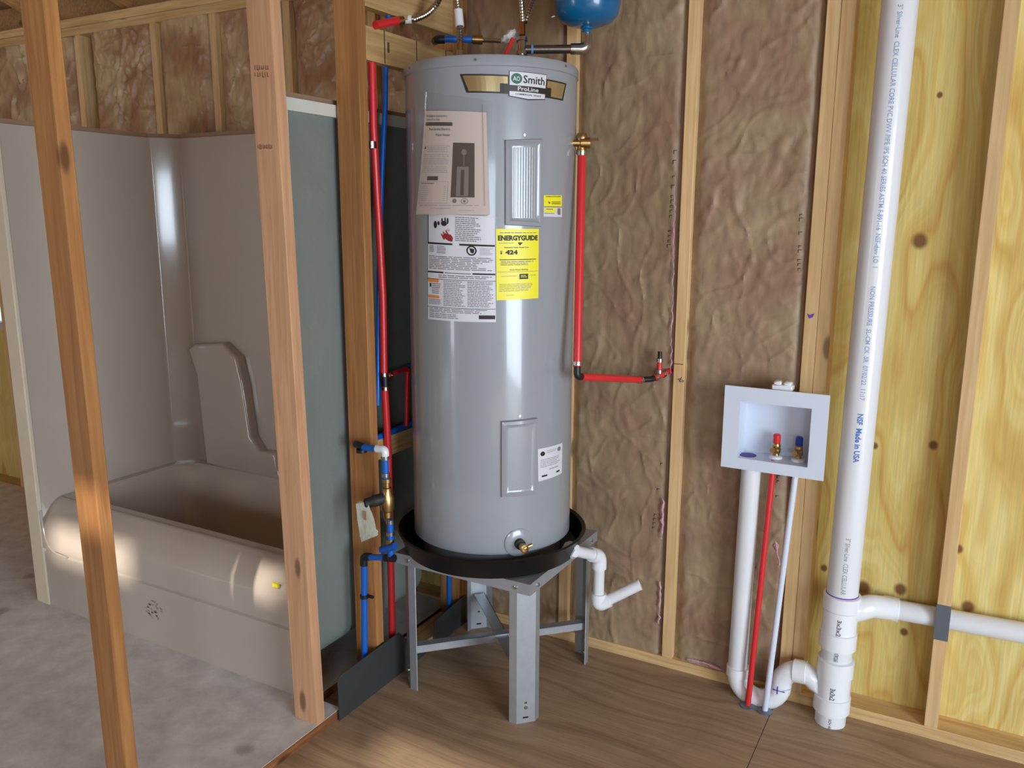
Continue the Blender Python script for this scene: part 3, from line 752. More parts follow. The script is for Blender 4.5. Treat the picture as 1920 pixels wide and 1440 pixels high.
D.build('warning_label', wh, 'white warning label with red hand pictogram')
# energy label
D = Decal((930, 429), (1010, 429), (1009, 559), (931, 563), base=.0010)
D.rect(0, 0, 1, 1, YEL, 0)
D.lines(.08, .05, .95, .07, 1, INKG)
D.text('ENERGYGUIDE', .04, .09, .97, .165, INKB, 2, .05)
D.poly([(.48, .19), (.6, .19), (.53, .235)], INKB, 2)
D.lines(.06, .195, .4, .21, 1, INKG); D.text('Estimated Yearly Energy Cost', .18, .25, .74, .272, INKB, 2, .02)
D.text('$', .085, .305, .135, .355, INKB, 2); D.text('424', .2, .295, .48, .36, INKB, 2, .05)
D.rect(.07, .425, .93, .436, INKB); D.lines(.1, .455, .86, .52, 3, INKG)
D.text('First Hour Rating', .3, .565, .72, .588, INKB, 2, .02); D.rect(.02, .6, .98, .605, INKG)
D.lines(.1, .66, .35, .672, 1, INKG); D.lines(.36, .66, .46, .672, 1, INKG); D.lines(.78, .655, .93, .67, 1, INKG)
D.rect(.52, .635, .73, .71, INKB, 2); D.lines(.55, .655, .7, .695, 2, YEL, 3)
D.lines(.06, .775, .85, .89, 6, INKG, 1, .3); D.lines(.22, .93, .44, .942, 1, INKG)
D.build('energy_label', wh, 'yellow energy guide label')
# small yellow and white tag, rating plate
D = Decal((1019, 366), (1053, 366), (1053, 407), (1019, 406), base=.0008)
D.rect(0, 0, 1, 1, PAPW, 0); D.rect(0, 0, 1, .52, YEL, 1); D.rect(0, .52, 1, .56, INKG, 2); D.rect(.05, .58, .6, .8, YEL, 1)
D.poly([(.2, .28), (.34, .36), (.26, .4)], INKB, 2); D.lines(.4, .3, .9, .45, 2, INKB, 2); D.lines(.1, .05, .95, .12, 1, INKB, 2); D.lines(.12, .63, .5, .72, 1, INKG, 2)
D.rect(.72, .6, .9, .9, INKG, 2); D.lines(.03, .83, .6, .9, 1, INKG, 2)
D.build('service_tag', wh, 'small yellow and white sticker')
D = Decal((1008, 842), (1054, 830), (1053, 887), (1009, 903), base=.0008)
D.rect(0, 0, 1, 1, PAPW, 0); D.disc(.16, .17, .08, .07, INKB, 2); D.disc(.82, .15, .08, .07, INKG, 2); D.lines(.3, .1, .7, .2, 2, INKL, 1)
D.lines(.08, .35, .92, .62, 5, INKL, 1); D.lines(.4, .68, .8, .76, 1, INKL); D.rect(.12, .84, .32, .89, INKB, 2); D.rect(.7, .84, .85, .89, INKB, 2)
D.build('rating_plate', wh, 'small white rating plate')
# manual in a clear sleeve
D = Decal((797, 208), (912, 211), (918, 403), (787, 402), r=HR+.004, base=.001, fl=.012)
D.rect(0, 0, 1, 1, PAPM, 0)
mdk = mat('manual_dark', rgb(84, 74, 66), .5); mgr = mat('manual_grey', rgb(128, 120, 114), .6)
D.text('Installation Instructions', .05, .035, .42, .06, INKG, 1, .01); D.text('And Use & Care Guide', .05, .07, .3, .092, INKG, 1, .01)
D.rect(.04, .107, .51, .142, mdk, 1)
D.text('Residential Electric', .12, .16, .48, .185, INKG, 1, .02); D.text('Water Heater', .24, .215, .48, .24, INKG, 1, .02)
D.poly([(.05, .36), (.085, .36), (.067, .33)], INKB, 1)
D.lines(.1, .33, .48, .40, 4, INKL, 1, .4, .08); D.lines(.05, .41, .48, .52, 6, INKL, 1, .4, .1); D.lines(.05, .53, .48, .6, 4, INKL, 1, .4, .1)
D.rect(.15, .625, .33, .665, mdk, 1)
D.frame(.03, .675, .49, .89, .006, .004, INKL, 1); D.lines(.05, .69, .3, .71, 1, INKG, 1)
for k in range(8): v = .72+.02*k; D.lines(.05, v, .2, v+.012, 1, INKL, 1); D.rect(.43, v, .455, v+.006, INKL, 1)
D.rect(.53, .30, .83, .83, mdk, 1)
D.rect(.60, .53, .755, .82, mgr, 2); D.rect(.655, .56, .70, .81, mdk, 3); D.disc(.69, .39, .035, .03, mgr, 2); D.rect(.685, .42, .695, .52, mgr, 2)
D.disc(.585, .865, .028, .022, INKG, 1); D.disc(.71, .867, .045, .03, INKG, 1); D.disc(.71, .867, .036, .024, PAPM, 2); D.rect(.695, .855, .725, .88, INKG, 3)
D.lines(.05, .905, .88, .925, 1, INKL); D.lines(.25, .935, .6, .952, 1, INKL); D.lines(.65, .955, .88, .97, 1, INKL)
man = D.build('instruction_manual', wh, 'beige printed instruction manual hanging in a clear sleeve')
CLEAR = bpy.data.materials.new('clear_sleeve'); CLEAR.use_nodes = True; nt = CLEAR.node_tree
nt.nodes.remove(nt.nodes['Principled BSDF']); g_ = nt.nodes.new('ShaderNodeBsdfGlossy'); t_ = nt.nodes.new('ShaderNodeBsdfTransparent'); mx_ = nt.nodes.new('ShaderNodeMixShader')
g_.inputs['Roughness'].default_value = .12; mx_.inputs[0].default_value = .07
nt.links.new(t_.outputs[0], mx_.inputs[1]); nt.links.new(g_.outputs[0], mx_.inputs[2]); nt.links.new(mx_.outputs[0], nt.nodes['Material Output'].inputs[0])
D = Decal((795, 172), (922, 190), (932, 408), (785, 406), r=HR+.006, base=.001, fl=.014)
D.rect(0, 0, 1, 1, CLEAR, 0); D.build('clear_sleeve', man)
SEAM = CLEAR.copy(); SEAM.name = 'clear_seam'; [n_ for n_ in SEAM.node_tree.nodes if n_.type == 'MIX_SHADER'][0].inputs[0].default_value = .2
for u_, v0_, v1_ in ((.05, 0, .16), (.877, .04, .9)):
    MB().tube([D.pt(u_, v0_+(v1_-v0_)*k_/8, 1) for k_ in range(9)], .0016, 8).build('sleeve_seam', SEAM, man)
# drain valve
th, z = at_cyl(972, 1017); d = Vector((math.cos(th), math.sin(th), 0)); b0 = Vector((HX, HY, z))+d*HR
MB().lathe([(.045, -.004), (.044, .002), (.036, .006), (.02, .0075)], b0, d, 28).build('drain_boss', JACKET, wh)
dv = MB().lathe([(.016, 0), (.016, .022), (.011, .024)], b0, d, 16).build('drain_valve', RUBBER, wh)
mb = MB().lathe([(.010, .02), (.010, .04), (.013, .042), (.013, .056), (.009, .058), (.009, .05)], b0, d, 12)
side = Vector((-d.y, d.x, 0)); pass
c_ = b0+d*.048
mb.cyl(c_-side*.0, c_+side*.026+Vector((0, 0, .008)), .005, 8)
mb.build('brass_spout', BRASS, dv)
print('heater z', ZB, ZL, ZT)
# ------------------------------------------------------------------ stand
SX0, SX1, SY0, SY1 = -1.56, -1.065, 2.03, 2.53
ZS = at(1000, 1092, 'x', SX1).z
print('stand top', ZS)
st = thing('heater_stand', ((SX0+SX1)/2, (SY0+SY1)/2, 0), 'galvanized steel square stand with four legs and crossed braces under the heater', 'stand')
mb = MB(); mb.box(SX0, SX1, SY0, SY1, ZS-.0015, ZS)
L_ = .036
mb.box(SX0, SX1, SY0, SY0+.0015, ZS-L_, ZS-.0015); mb.box(SX0, SX1, SY1-.0015, SY1, ZS-L_, ZS-.0015)
mb.box(SX0, SX0+.0015, SY0+.0015, SY1-.0015, ZS-L_, ZS-.0015); mb.box(SX1-.0015, SX1, SY0+.0015, SY1-.0015, ZS-L_, ZS-.0015)
mb.build('top_plate', GALV, st)
def leg(cx, cy, sx_, sy_):
    """corner leg: flange, diagonal face, flange. sx_, sy_ point towards the stand centre"""
    a = .004; w_ = .06; f_ = .026; t = .002
    pts = [(a+f_+w_*.707, a), (a+w_*.707, a), (a, a+w_*.707), (a, a+f_+w_*.707)]
    inner = [(p[0]+t, p[1]+t) for p in pts]
    zb_, zt_ = 0, ZS-.003
    mb = MB(); n = 4
    P_ = [(cx+sx_*p[0], cy+sy_*p[1]) for p in pts]; Q_ = [(cx+sx_*p[0], cy+sy_*p[1]) for p in inner]
    vs = [(p[0], p[1], z) for z in (zb_, zt_) for p in P_]+[(p[0], p[1], z) for z in (zb_, zt_) for p in Q_]
    fs = []
    for i in (0, 2): fs += [(i, i+1, 5+i, 4+i), (8+i, 12+i, 13+i, 9+i), (i, 8+i, 9+i, i+1), (4+i, 5+i, 13+i, 12+i)]
    fs += [(0, 4, 12, 8), (3, 11, 15, 7)]
    mb.add(vs, fs)
    # diagonal face built around its two punched slots
    A_, B_ = Vector((*P_[1], 0)), Vector((*P_[2], 0)); W_l = (B_-A_).length; e_ = (B_-A_)/W_l; in_ = Vector((sx_*t, sy_*t, 0))
    def plate(u0, u1, z0, z1): mb.prism([A_+e_*u0+Vector((0, 0, z0)), A_+e_*u1+Vector((0, 0, z0)), A_+e_*u1+Vector((0, 0, z1)), A_+e_*u0+Vector((0, 0, z1))], in_)
    zc_l = 0
    for zz, ww in ((.018, .009), (.068, .004)):
        plate(0, W_l, zc_l, zz-.003); plate(0, W_l/2-ww, zz-.003, zz+.003); plate(W_l/2+ww, W_l, zz-.003, zz+.003); zc_l = zz+.003
    plate(0, W_l, zc_l, zt_)
    o = mb.build('leg', GALV, st)
    dg = Vector((-sx_, -sy_, 0)).normalized(); c = Vector((cx+sx_*(a+w_*.354), cy+sy_*(a+w_*.354), 0))
    m3 = MB(); m3.lathe([(.006, -.002), (.006, .003), (.0035, .005)], c+Vector((0, 0, .053)), dg, 8); m3.build('screw', STEEL, o)
    for off, dd in (((sx_*(a+.045), 0), (0, -sy_)), ((0, sy_*(a+.045)), (-sx_, 0))):
        cc = Vector((cx+off[0], cy+off[1], ZS-.018)); MB().lathe([(.006, -.002), (.006, .004), (.003, .005)], cc, (dd[0], dd[1], 0), 8).build('bolt', STEEL, o)
leg(SX1, SY0, -1, 1); leg(SX0, SY0, 1, 1); leg(SX1, SY1, -1, -1); leg(SX0, SY1, 1, -1)
zbr = at(758, 1208, 'x', SX0+.02).z
def brace(a, b, z):
    a = Vector((*a, z)); b = Vector((*b, z)); d = (b-a).normalized(); s_ = Vector((d.y, -d.x, 0))
    if s_.y > 0: s_ = -s_
    mb = MB()
    mb.prism([a, a+s_*.03, a+s_*.03+Vector((0, 0, -.0018)), a+Vector((0, 0, -.0018))], b-a)
    mb.prism([a+s_*.03, a+s_*.0282, a+s_*.0282+Vector((0, 0, -.026)), a+s_*.03+Vector((0, 0, -.026))], b-a)
    mb.build('brace', GALV, st)
brace((SX0+.035, SY0+.035), (SX1-.035, SY1-.035), zbr)
a = Vector((SX1-.035, SY0+.035, zbr-.005)); b = Vector((SX0+.035, SY1-.035, zbr-.005)); d = (b-a).normalized(); s_ = Vector((-d.y, d.x, 0))
MB().prism([a-s_*.02, a+s_*.02, a+s_*.02+Vector((0, 0, -.002)), a-s_*.02+Vector((0, 0, -.002))], b-a).prism([a-s_*.02, a-s_*.018, a-s_*.018+Vector((0, 0, -.03)), a-s_*.02+Vector((0, 0, -.03))], b-a).build('brace', GALV, st)
# ------------------------------------------------------------------ drain pan
PR = .305
pn = MB().lathe([(.02, ZS), (PR-.03, ZS), (PR-.02, ZS+.004), (PR, ZS+.062), (PR+.006, ZS+.068), (PR+.002, ZS+.072), (PR-.008, ZS+.066), (PR-.027, ZS+.012), (PR-.04, ZS+.006), (.02, ZS+.006)], (HX, HY, 0), n=72).build('drain_pan', PANM)
tag(pn, 'round black plastic drain pan under the water heater', 'pan')
if ZB > ZS+.007:
    MB().lathe([(HR-.03, ZS+.005), (HR-.03, ZB+.002)], (HX, HY, 0), n=48).build('base_ring', JACKET2, wh)
# pan drain pipe
dp = thing('pan_drain_pipe', at(1085, 1035, 'x', -1.0), 'white plastic elbowed drain pipe leaving the black pan', 'pipe')
e0 = at(1070, 1031, 'x', -1.045); e1 = at(1124, 1043, 'x', -1.0); e2 = at(1113, 1143, 'x', -1.0); e3 = at(1200, 1096, 'y', 2.46)
e2.y = e1.y
MB().tube([e0+(e0-e1).normalized()*.004, e0, e1, e2, e3], .0185, 16, fillet=.012, cap=False).build('pipe', WHITE, dp)
for a, b, c in ((e0, e1, e2), (e1, e2, e3)):
    p = b+(a-b).normalized()*.042; q = b+(c-b).normalized()*.042
    MB().tube([p, b, q], .0245, 18, fillet=.034, seg=8).build('elbow', WHITE2, dp)
MB().lathe([(.027, 0), (.027, .026)], e0+(e0-e1).normalized()*.012, (e1-e0), 8, smooth=False).build('adapter_nut', WHITE2, dp)
d_ = (e3-e2).normalized(); MB().lathe([(.0187, -.004), (.0187, .0005), (.0155, .0005), (.0155, -.09)], e3, d_, 16, cap=False).build('open_end', WHITE, dp)

# ------------------------------------------------------------------ T&P valve and its red discharge line
DT = depth((HX, HY, 1.5))
vx = at_cyl(1079, 266)
tp0 = Vector((HX, HY, 0)); dT = depth(Vector((-1.045, 2.33, 1.8)))
def cn(px, py): return atd(px, py, dT)
tv = MB().lathe([(.011, 0), (.011, .03), (.016, .032), (.016, .06)], cn(1068, 268), cn(1110, 268)-cn(1068, 268), 14)
tv.lathe([(.014, 0), (.017, .008), (.017, .022), (.013, .03), (.013, .045), (.016, .047), (.016, .06)], cn(1091, 250), Vector((0, 0, -1)), 14)
tv.box(*(lambda p: (p.x, p.x+.035, p.y-.006, p.y+.006, p.z-.004, p.z+.004))(cn(1100, 262)))
tvo = tv.build('relief_valve', BRASS, wh); tvo['label'] = 'brass temperature relief valve'
rl = thing('relief_discharge_pipe', cn(1083, 690), 'bright red plastic pipe running down beside the heater from brass valve', 'pipe')
r0 = cn(1091, 285); r1 = cn(1082, 706); r1.x, r1.y = r1.x, r1.y
r2 = at(1204, 712, 'y', 2.51); r3 = at(1222, 711, 'y', 2.53); r4 = at(1262, 692, 'y', 2.615)
MB().tube([r0, r1+(r0-r1).normalized()*.03], .0125, 16).build('riser', RED, rl)
MB().tube([r1+(r2-r1).normalized()*.02, r2], .0115, 16).build('horizontal_run', RED, rl)
MB().tube([r3+(r4-r3).normalized()*.01, r4], .0105, 14).build('wall_stub', RED, rl)
tee = at(1236, 700, 'y', 2.555); tup = at(1237, 672, 'y', 2.555)
MB().tube([tee, tup], .0085, 12).build('air_stub', RED, rl)
MB().tube([tup, tup+Vector((0, 0, .022))], .007, 10).build('black_cap', BLACKP, rl)
MB().tube([r1+(r0-r1).normalized()*.035, r1, r1+(r2-r1).normalized()*.035], .0105, 12, fillet=.012).build('elbow', BLACKP, rl)
MB().tube([r2-(r2-r1).normalized()*.01, r3, r3+(r4-r3).normalized()*.03], .010, 12, fillet=.012).build('elbow', BLACKP, rl)
def clamp(p, d, r, parent, h=.011):
    p = Vector(p); d = Vector(d).normalized()
    o = MB().lathe([(r, -h/2), (r+.0022, -h/2), (r+.0022, h/2), (r, h/2)], p, d, 16, cap=False)
    u = d.cross(Vector((0, 0, 1)) if abs(d.z) < .8 else Vector((1, 0, 0))).normalized()
    o.cyl(p+u*(r), p+u*(r+.007), .003, 6)
    return o.build('clamp_ring', STEEL, parent)
clamp(r1+(r0-r1).normalized()*.038, r0-r1, .013, rl); clamp(r0+Vector((0, 0, -.004)), (0, 0, 1), .0125, rl)
clamp(r2-(r2-r1).normalized()*.012, r2-r1, .0118, rl); clamp(tup+Vector((0, 0, -.006)), (0, 0, 1), .0086, rl); clamp(tee+Vector((0, 0, .006)), (0, 0, 1), .0086, rl)
clamp(r3+(r4-r3)*.22, r4-r3, .0107, rl); clamp(r3+(r4-r3)*.55, r4-r3, .0107, rl)

# ------------------------------------------------------------------ drain stack
SR = .0455
yS = 2.53
sb = at(1556, 1352, 'y', yS); sb.z = 0
stt = at(1688, 0, 'y', yS)
axis = (stt-sb).normalized()
def sp(z): return sb+axis*(z/axis.z)
def zpx(py): 
    lo, hi = 0, 2.6
    for _ in range(40):
        md = (lo+hi)/2; q = sp(md)-CAM; y_ = 720-F*q.dot(UP)/q.dot(FW)
        lo, hi = (md, hi) if y_ > py else (lo, md)
    return lo
ds = thing('drain_stack', sb, 'thick white plastic drain stack rising from the floor in front of yellow plywood', 'pipe')
zj = zpx(1118)
pipe = MB().cyl(sp(0)-axis*.01, sp(2.45), SR, 32).build('stack_pipe', WHITE, ds)
def hub(y0, y1, r): return MB().lathe([(SR, 0), (r, .003), (r, (sp(zpx(y0))-sp(zpx(y1))).length-.003), (SR, (sp(zpx(y0))-sp(zpx(y1))).length)], sp(zpx(y1)), axis, 32).build('hub', WHITE2, ds)
hub(1112, 1140, SR+.0085); hub(1140, 1182, SR+.005); hub(1180, 1212, SR+.0085); hub(1232, 1264, SR+.0085); hub(1262, 1302, SR+.005); hub(1300, 1330, SR+.0085)
MB().lathe([(SR+.0004, 0), (SR+.0012, .001), (SR+.0012, .011), (SR+.0004, .012)], sp(zj)+axis*.001, axis, 32).build('primer_ring', PURP, ds)
# upper branch into the wall and through the notched stud
yW = WY+.044
b0 = sp(zpx(1150)); b1 = at(1632, 1137, 'y', yS+.03); b2 = at(1675, 1142, 'y', yW); b3 = at(1960, 1194, 'y', yW)
b3 = b2+(b3-b2).normalized()*1.1
MB().tube([b0, b0+Vector((.05, .012, .02)), b1+Vector((0, 0, .002)), b2], .035, 20, fillet=.04, seg=8).build('branch_elbow', WHITE2, ds)
MB().tube([b2+(b2-b3).normalized()*.03, b2+(b3-b2).normalized()*.015], .037, 20).build('branch_hub', WHITE2, ds)
MB().tube([b2, b3], .0302, 24).build('branch_pipe', WHITE, ds)
# printing along the stack: letters turned so that they read downwards
def pipe_text(t, y0, y1, dang=.35, h=.018, m_=PVCI, bold=.01, parent=pipe):
    z0, z1 = zpx(y0), zpx(y1); vs, fs = text_mesh(t, bold)
    x0 = min(v.x for v in vs); x1 = max(v.x for v in vs)
    sc = h/.72; toC = Vector((CAM.x-sb.x, CAM.y-sb.y, 0)).normalized(); a0 = math.atan2(toC.y, toC.x)
    out_ = []
    for v in vs:
        s_ = (v.x-x0)/(x1-x0); c = sp(z0+(z1-z0)*s_); a = a0+dang*0+((v.y-.36)*sc)/SR+dang
        out_.append(c+Vector((math.cos(a), math.sin(a), 0))*(SR+.0006))
    mb = MB(); mb.add(out_, fs); mb.build('pipe_print', m_, parent, fix=False)
pipe_text("3\" Silver-Line  CLEX CELLULAR CORE PVC DWV PIPE IPS SCH 40 SERIES ASTM F-891-16  NSF-dwv LO  I", 16, 500, .05, .0125)
pipe_text("NON PRESSURE  SL-CM CK  SR  07/02/22  11:17", 535, 745, .05, .0125)
pipe_text("NSF  Made in USA", 770, 860, .05, .015, mat('pipe_print_strong', rgb(78, 120, 190), .5), .03)
pipe_text("3\" Silver-Line  CLEX CELLULAR", 1000, 1104, .05, .013, INKL)
dkp = mat('hub_print', rgb(96, 100, 116), .6)
def hub_text(t, y0, y1, r, h=.014):
    global SR
    k = SR; SR = r; pipe_text(t, y0, y1, .0, h, dkp, .02, ds); SR = k
hub_text('3x3x2', 1150, 1180, SR+.0052, .012); hub_text('ASTM D2665', 1212, 1228, SR, .012); hub_text('3x3x2', 1276, 1298, SR+.0052, .014); hub_text('SCH 40', 1334, 1362, SR, .008)

# ------------------------------------------------------------------ washer outlet box
BY = 2.485
bp_ = [at(1361, 722, 'y', BY), at(1559, 742, 'y', BY), at(1541, 902, 'y', BY), at(1350, 874, 'y', BY)]
bx0 = (bp_[0].x+bp_[3].x)/2; bx1 = (bp_[1].x+bp_[2].x)/2; bz1 = (bp_[0].z+bp_[1].z)/2; bz0 = (bp_[2].z+bp_[3].z)/2
print('box', bx0, bx1, bz0, bz1)
wb_ = thing('washer_outlet_box', ((bx0+bx1)/2, BY, bz0), 'white plastic recessed washing machine outlet box with two brass valves', 'outlet box')
W_, H_ = bx1-bx0, bz1-bz0
ox0, ox1, oz0, oz1 = bx0+W_*.16, bx1-W_*.155, bz0+H_*.135, bz1-H_*.175
DPT = WY-BY-.003
mb = MB()
t = .006
mb.box(bx0, ox0, BY, BY+t, bz0, bz1); mb.box(ox1, bx1, BY, BY+t, bz0, bz1); mb.box(ox0, ox1, BY, BY+t, oz1, bz1); mb.box(ox0, ox1, BY, BY+t, bz0, oz0)
mb.build('face_flange', BOXW, wb_)
mb = MB()
ix0, ix1, iz0, iz1 = ox0+.012, ox1-.010, oz0+.010, oz1-.006; yb = BY+DPT
mb.box(ox0-.003, ox0, BY+t, yb, oz0-.003, oz1+.003); mb.box(ox1, ox1+.003, BY+t, yb, oz0-.003, oz1+.003)
mb.box(ox0, ox1, BY+t, yb, oz1, oz1+.003); mb.box(ox0, ox1, BY+t, yb, oz0-.003, oz0); mb.box(ox0-.003, ox1+.003, yb, yb+.003, oz0-.003, oz1+.003)
mb.build('recess', BOXW, wb_)
q = at(1467, 727, 'y', BY+.02)
mb = MB(); mb.box(q.x-.03, q.x+.03, BY+.012, BY+.05, bz1-.003, bz1+.014, bev=.003); mb.box(q.x-.026, q.x-.003, BY+.014, BY+.048, bz1+.012, bz1+.024, bev=.004); mb.box(q.x+.003, q.x+.026, BY+.014, BY+.048, bz1+.012, bz1+.024, bev=.004)
mb.build('mounting_tab', WHITE2, wb_)
yv = BY+DPT*.62
for px, capm, nm in ((1455, RED, 'red'), (1497, mat('blue_cap', rgb(28, 60, 160), .35), 'blue')):
    q = at(px, 850, 'y', yv); z0 = oz0
    c = Vector((q.x, yv, z0))
    MB().lathe([(.02, -.001), (.02, .006), (.015, .009)], c, n=18).build('valve_grommet', WHITE2, wb_)
    vb = MB().lathe([(.010, .004), (.010, .016), (.013, .018), (.014, .03), (.011, .034), (.013, .038), (.011, .048), (.009, .05)], c, n=12)
    vb.cyl(c+Vector((-.004, -.004, .024)), c+Vector((-.006, -.03, .030)), .008, 10); vb.cyl(c+Vector((-.006, -.022, .03)), c+Vector((.012, -.028, .024)), .004, 8)
    vo_ = vb.build('valve', BRASS, wb_)
    MB().lathe([(.010, .046), (.0115, .05), (.0115, .072), (.008, .076)], c, n=12).build('cap', capm, vo_)
q0 = at(1404, 850, 'y', yv)
mb = MB(); mb.lathe([(.026, 0), (.026, .0012)], (q0.x, yv-.012, oz0), n=20); o = mb.build('primer_stain', mat('purple_primer_stain', rgb(70, 40, 130), .5), wb_)
# standpipe with trap
sp_ = thing('standpipe', at(1383, 1250, 'y', yS), 'white plastic standpipe and curved trap below the washer box', 'pipe')
t0 = at(1409, 880, 'y', yS); t1 = at(1383, 1245, 'y', yS); t0.z = oz0-.002
MB().tube([t0, t1+(t1-t0).normalized()*.02], .0302, 24).build('standpipe_tube', WHITE, sp_)
u1 = at(1383, 1262, 'y', yS); ub = at(1422, 1320, 'y', yS-.005); u2 = at(1466, 1262, 'y', yS)
def arc(c, r, a0, a1, n=14, y=yS): return [Vector((c.x+r*math.cos(math.radians(a0+(a1-a0)*k/n)), y, c.z+r*math.sin(math.radians(a0+(a1-a0)*k/n)))) for k in range(n+1)]
rU = (u2.x-u1.x)/2; cU = (u1+u2)/2
pts = arc(Vector((cU.x, 0, u1.z)), rU, 180, 360)
MB().tube(pts, .033, 20).build('trap_bend', WHITE2, sp_)
MB().tube([pts[0]+Vector((0, 0, -.004)), pts[0]+Vector((0, 0, .026))], .0365, 20).build('trap_hub', WHITE2, sp_)
cA = pts[-1]+Vector((.058, 0, .004)); a_ = arc(cA, .058, 180, 20, 12)
MB().tube([pts[-1]]+a_+[sp(zpx(1272))], .0325, 20).build('trap_arm', WHITE2, sp_)
k = a_[6]; k2 = a_[7]; MB().tube([k-(k2-k).normalized()*.012, k, k2, k2+(k2-k).normalized()*.012], .0365, 20).build('trap_hub', WHITE2, sp_)
q = pts[-2]; mb = MB(); q = q+Vector((0, -.0335, .01)); mb.box(q.x-.018, q.x+.02, q.y-.0005, q.y+.004, q.z-.001, q.z+.0012); mb.box(q.x-.004, q.x-.001, q.y-.0005, q.y+.004, q.z-.012, q.z+.014); mb.build('primer_mark', PURP, sp_)
# supply lines to the box
g0 = at(1402, 1322, 'z', .004); g1 = at(1434, 1332, 'z', .004)
pl = MB(); pl.lathe([(.024, 0), (.024, .003), (.012, .006)], (g0.x, g0.y, 0), n=20); pl.lathe([(.024, 0), (.024, .003), (.012, .006)], (g1.x, g1.y, 0), n=20); pl.box(g0.x, g1.x, min(g0.y, g1.y)-.008, max(g0.y, g1.y)+.008, 0, .0028)
tag(pl.build('floor_escutcheon', mat('escutcheon_grey', rgb(120, 130, 142), .4, metal=.5)), 'grey double floor plate around the thin red and white tubes', 'floor plate')
h0 = at(1449, 892, 'y', yv-.03); h1 = at(1492, 898, 'y', yv-.03); h0.z = h1.z = oz0
tag(MB().tube([g0+Vector((0, 0, -.01)), h0], .0092, 14).build('supply_tube', RED), 'thin red supply tube from floor plate to outlet box', 'tube')
tag(MB().tube([g1+Vector((0, 0, -.01)), h1], .0092, 14).build('supply_tube', WPEX), 'thin white supply tube from floor plate to outlet box', 'tube')

# ------------------------------------------------------------------ pipes in the partition left of the heater
XP = PX-.022
rr1 = thing('riser_pipe', at(735, 1195, 'x', XP), 'red plastic riser pipe beside the brown stud left of the heater', 'pipe')
def xp(px, py, x_=XP): return at(px, py, 'x', x_)
a = xp(697, 108); a2 = xp(700, 240); b = xp(718, 560); c = xp(720, 705); d2 = xp(728, 850); e = xp(736, 1215)
yr = (a.y+b.y+c.y+d2.y)/4
MB().tube([a, a2, xp(712, 450), b, c], .0118, 14).build('upper_run', RED, rr1)
MB().tube([c, d2, e+Vector((0, 0, -.12))], .0118, 14).build('lower_run', RED, rr1)
clamp(xp(697, 272), (0, 0, 1), .0125, rr1, .02); clamp(xp(720, 702), (0, 0, 1), .0125, rr1); clamp(xp(722, 728), (0, 0, 1), .0125, rr1)
MB().tube([xp(721, 705, XP+.002), xp(722, 724, XP+.002)], .0135, 12).build('tee_fitting', BLACKP, rr1)
br = xp(764, 691, XP-.01)
MB().tube([xp(722, 706), br, xp(762, 798, XP-.01)], .0085, 12, fillet=.012).build('branch_tube', RED, rr1)
clamp(xp(731, 703), br-xp(722, 706), .0088, rr1)
bl_ = MB().tube([xp(723, 105, XP-.012), xp(722, 200, XP-.012), xp(716, 330, XP-.016), xp(711, 500, XP-.02), xp(708, 760, XP-.024)], .0085, 12).build('blue_tube', BLUE)
tag(bl_, 'thin blue tube hanging behind the red riser beside the heater', 'tube')
tag(MB().tube([xp(690, 828, PX-.046), xp(738, 808, PX-.046), xp(790, 786, PX-.046)], .0105, 12).build('blue_tube', BLUE), 'short blue tube lying along the wood block behind the red riser', 'tube')
tag(MB().tube([xp(728, 702, XP-.03), xp(775, 683, XP-.03)], .007, 10).build('blue_tube', BLUE), 'thin blue tube peeking out above the red branch', 'tube')
tag(MB().tube([xp(842, 1060, PX-.02), xp(842, 1150, PX-.02)], .0095, 12).build('blue_tube', BLUE), 'blue tube stub showing below the drain pan', 'tube')
# supply line with pressure valve, in front of the stud
yV = Y3-.045
def vp(px, py, y_=yV): return at(px, py, 'y', y_)
pv = thing('pressure_valve_line', vp(683, 1245), 'blue pipe assembly with brass pressure valve and black knob in front of the stud', 'pipe')
MB().tube([vp(668, 833, yV+.065), vp(668, 833), vp(681, 838)], .0115, 12, fillet=.012).lathe([(.017, 0), (.017, .01)], vp(678, 842), (0, 0, -1), 10).build('elbow', BLACKP, pv)
MB().tube([vp(678, 838), vp(710, 842)], .0105, 12).build('blue_piece', BLUE, pv)
MB().tube([vp(706, 841), vp(722, 843), vp(722, 856)], .0125, 12, fillet=.014).build('white_elbow', WHITE2, pv)
MB().tube([vp(722, 854), vp(723, 897)], .0105, 12).build('blue_piece', BLUE, pv)
clamp(vp(722, 858), (0, 0, 1), .0108, pv); clamp(vp(723, 890), (0, 0, 1), .0108, pv)
z1_, z0_ = vp(724, 896).z, vp(730, 976).z; L2 = z1_-z0_; cV = vp(727, 976)
MB().lathe([(.010, 0), (.012, .01), (.015, .012), (.015, .03), (.02, .034), (.022, .05), (.022, L2-.06), (.015, L2-.045), (.015, L2-.03), (.011, L2-.028), (.011, L2-.014), (.015, L2-.012), (.015, L2)], cV, n=12).build('brass_body', BRASS, pv)
k0 = vp(727, 932, yV-.0); k1 = vp(690, 943, yV-.045)
MB().lathe([(.014, 0), (.018, .014), (.018, .03), (.0185, .032), (.0185, .045), (.016, .05), (.016, .07), (.01, .074)], k0, k1-k0, 18).build('black_knob', RUBBER, pv)
MB().tube([vp(731, 974), vp(733, 1035)], .0105, 12).build('blue_piece', BLUE, pv)
clamp(vp(731, 978), (0, 0, 1), .0108, pv); clamp(vp(732, 1000), (0, 0, 1), .0108, pv); MB().lathe([(.013, 0), (.013, .02)], vp(732, 1022), n=10).build('brass_coupling', BRASS, pv)
MB().tube([vp(715, 1031, yV-.01), vp(741, 1024, yV-.01)], .0115, 10).build('valve_handle', mat('blue_handle', rgb(20, 80, 170), .4), pv)
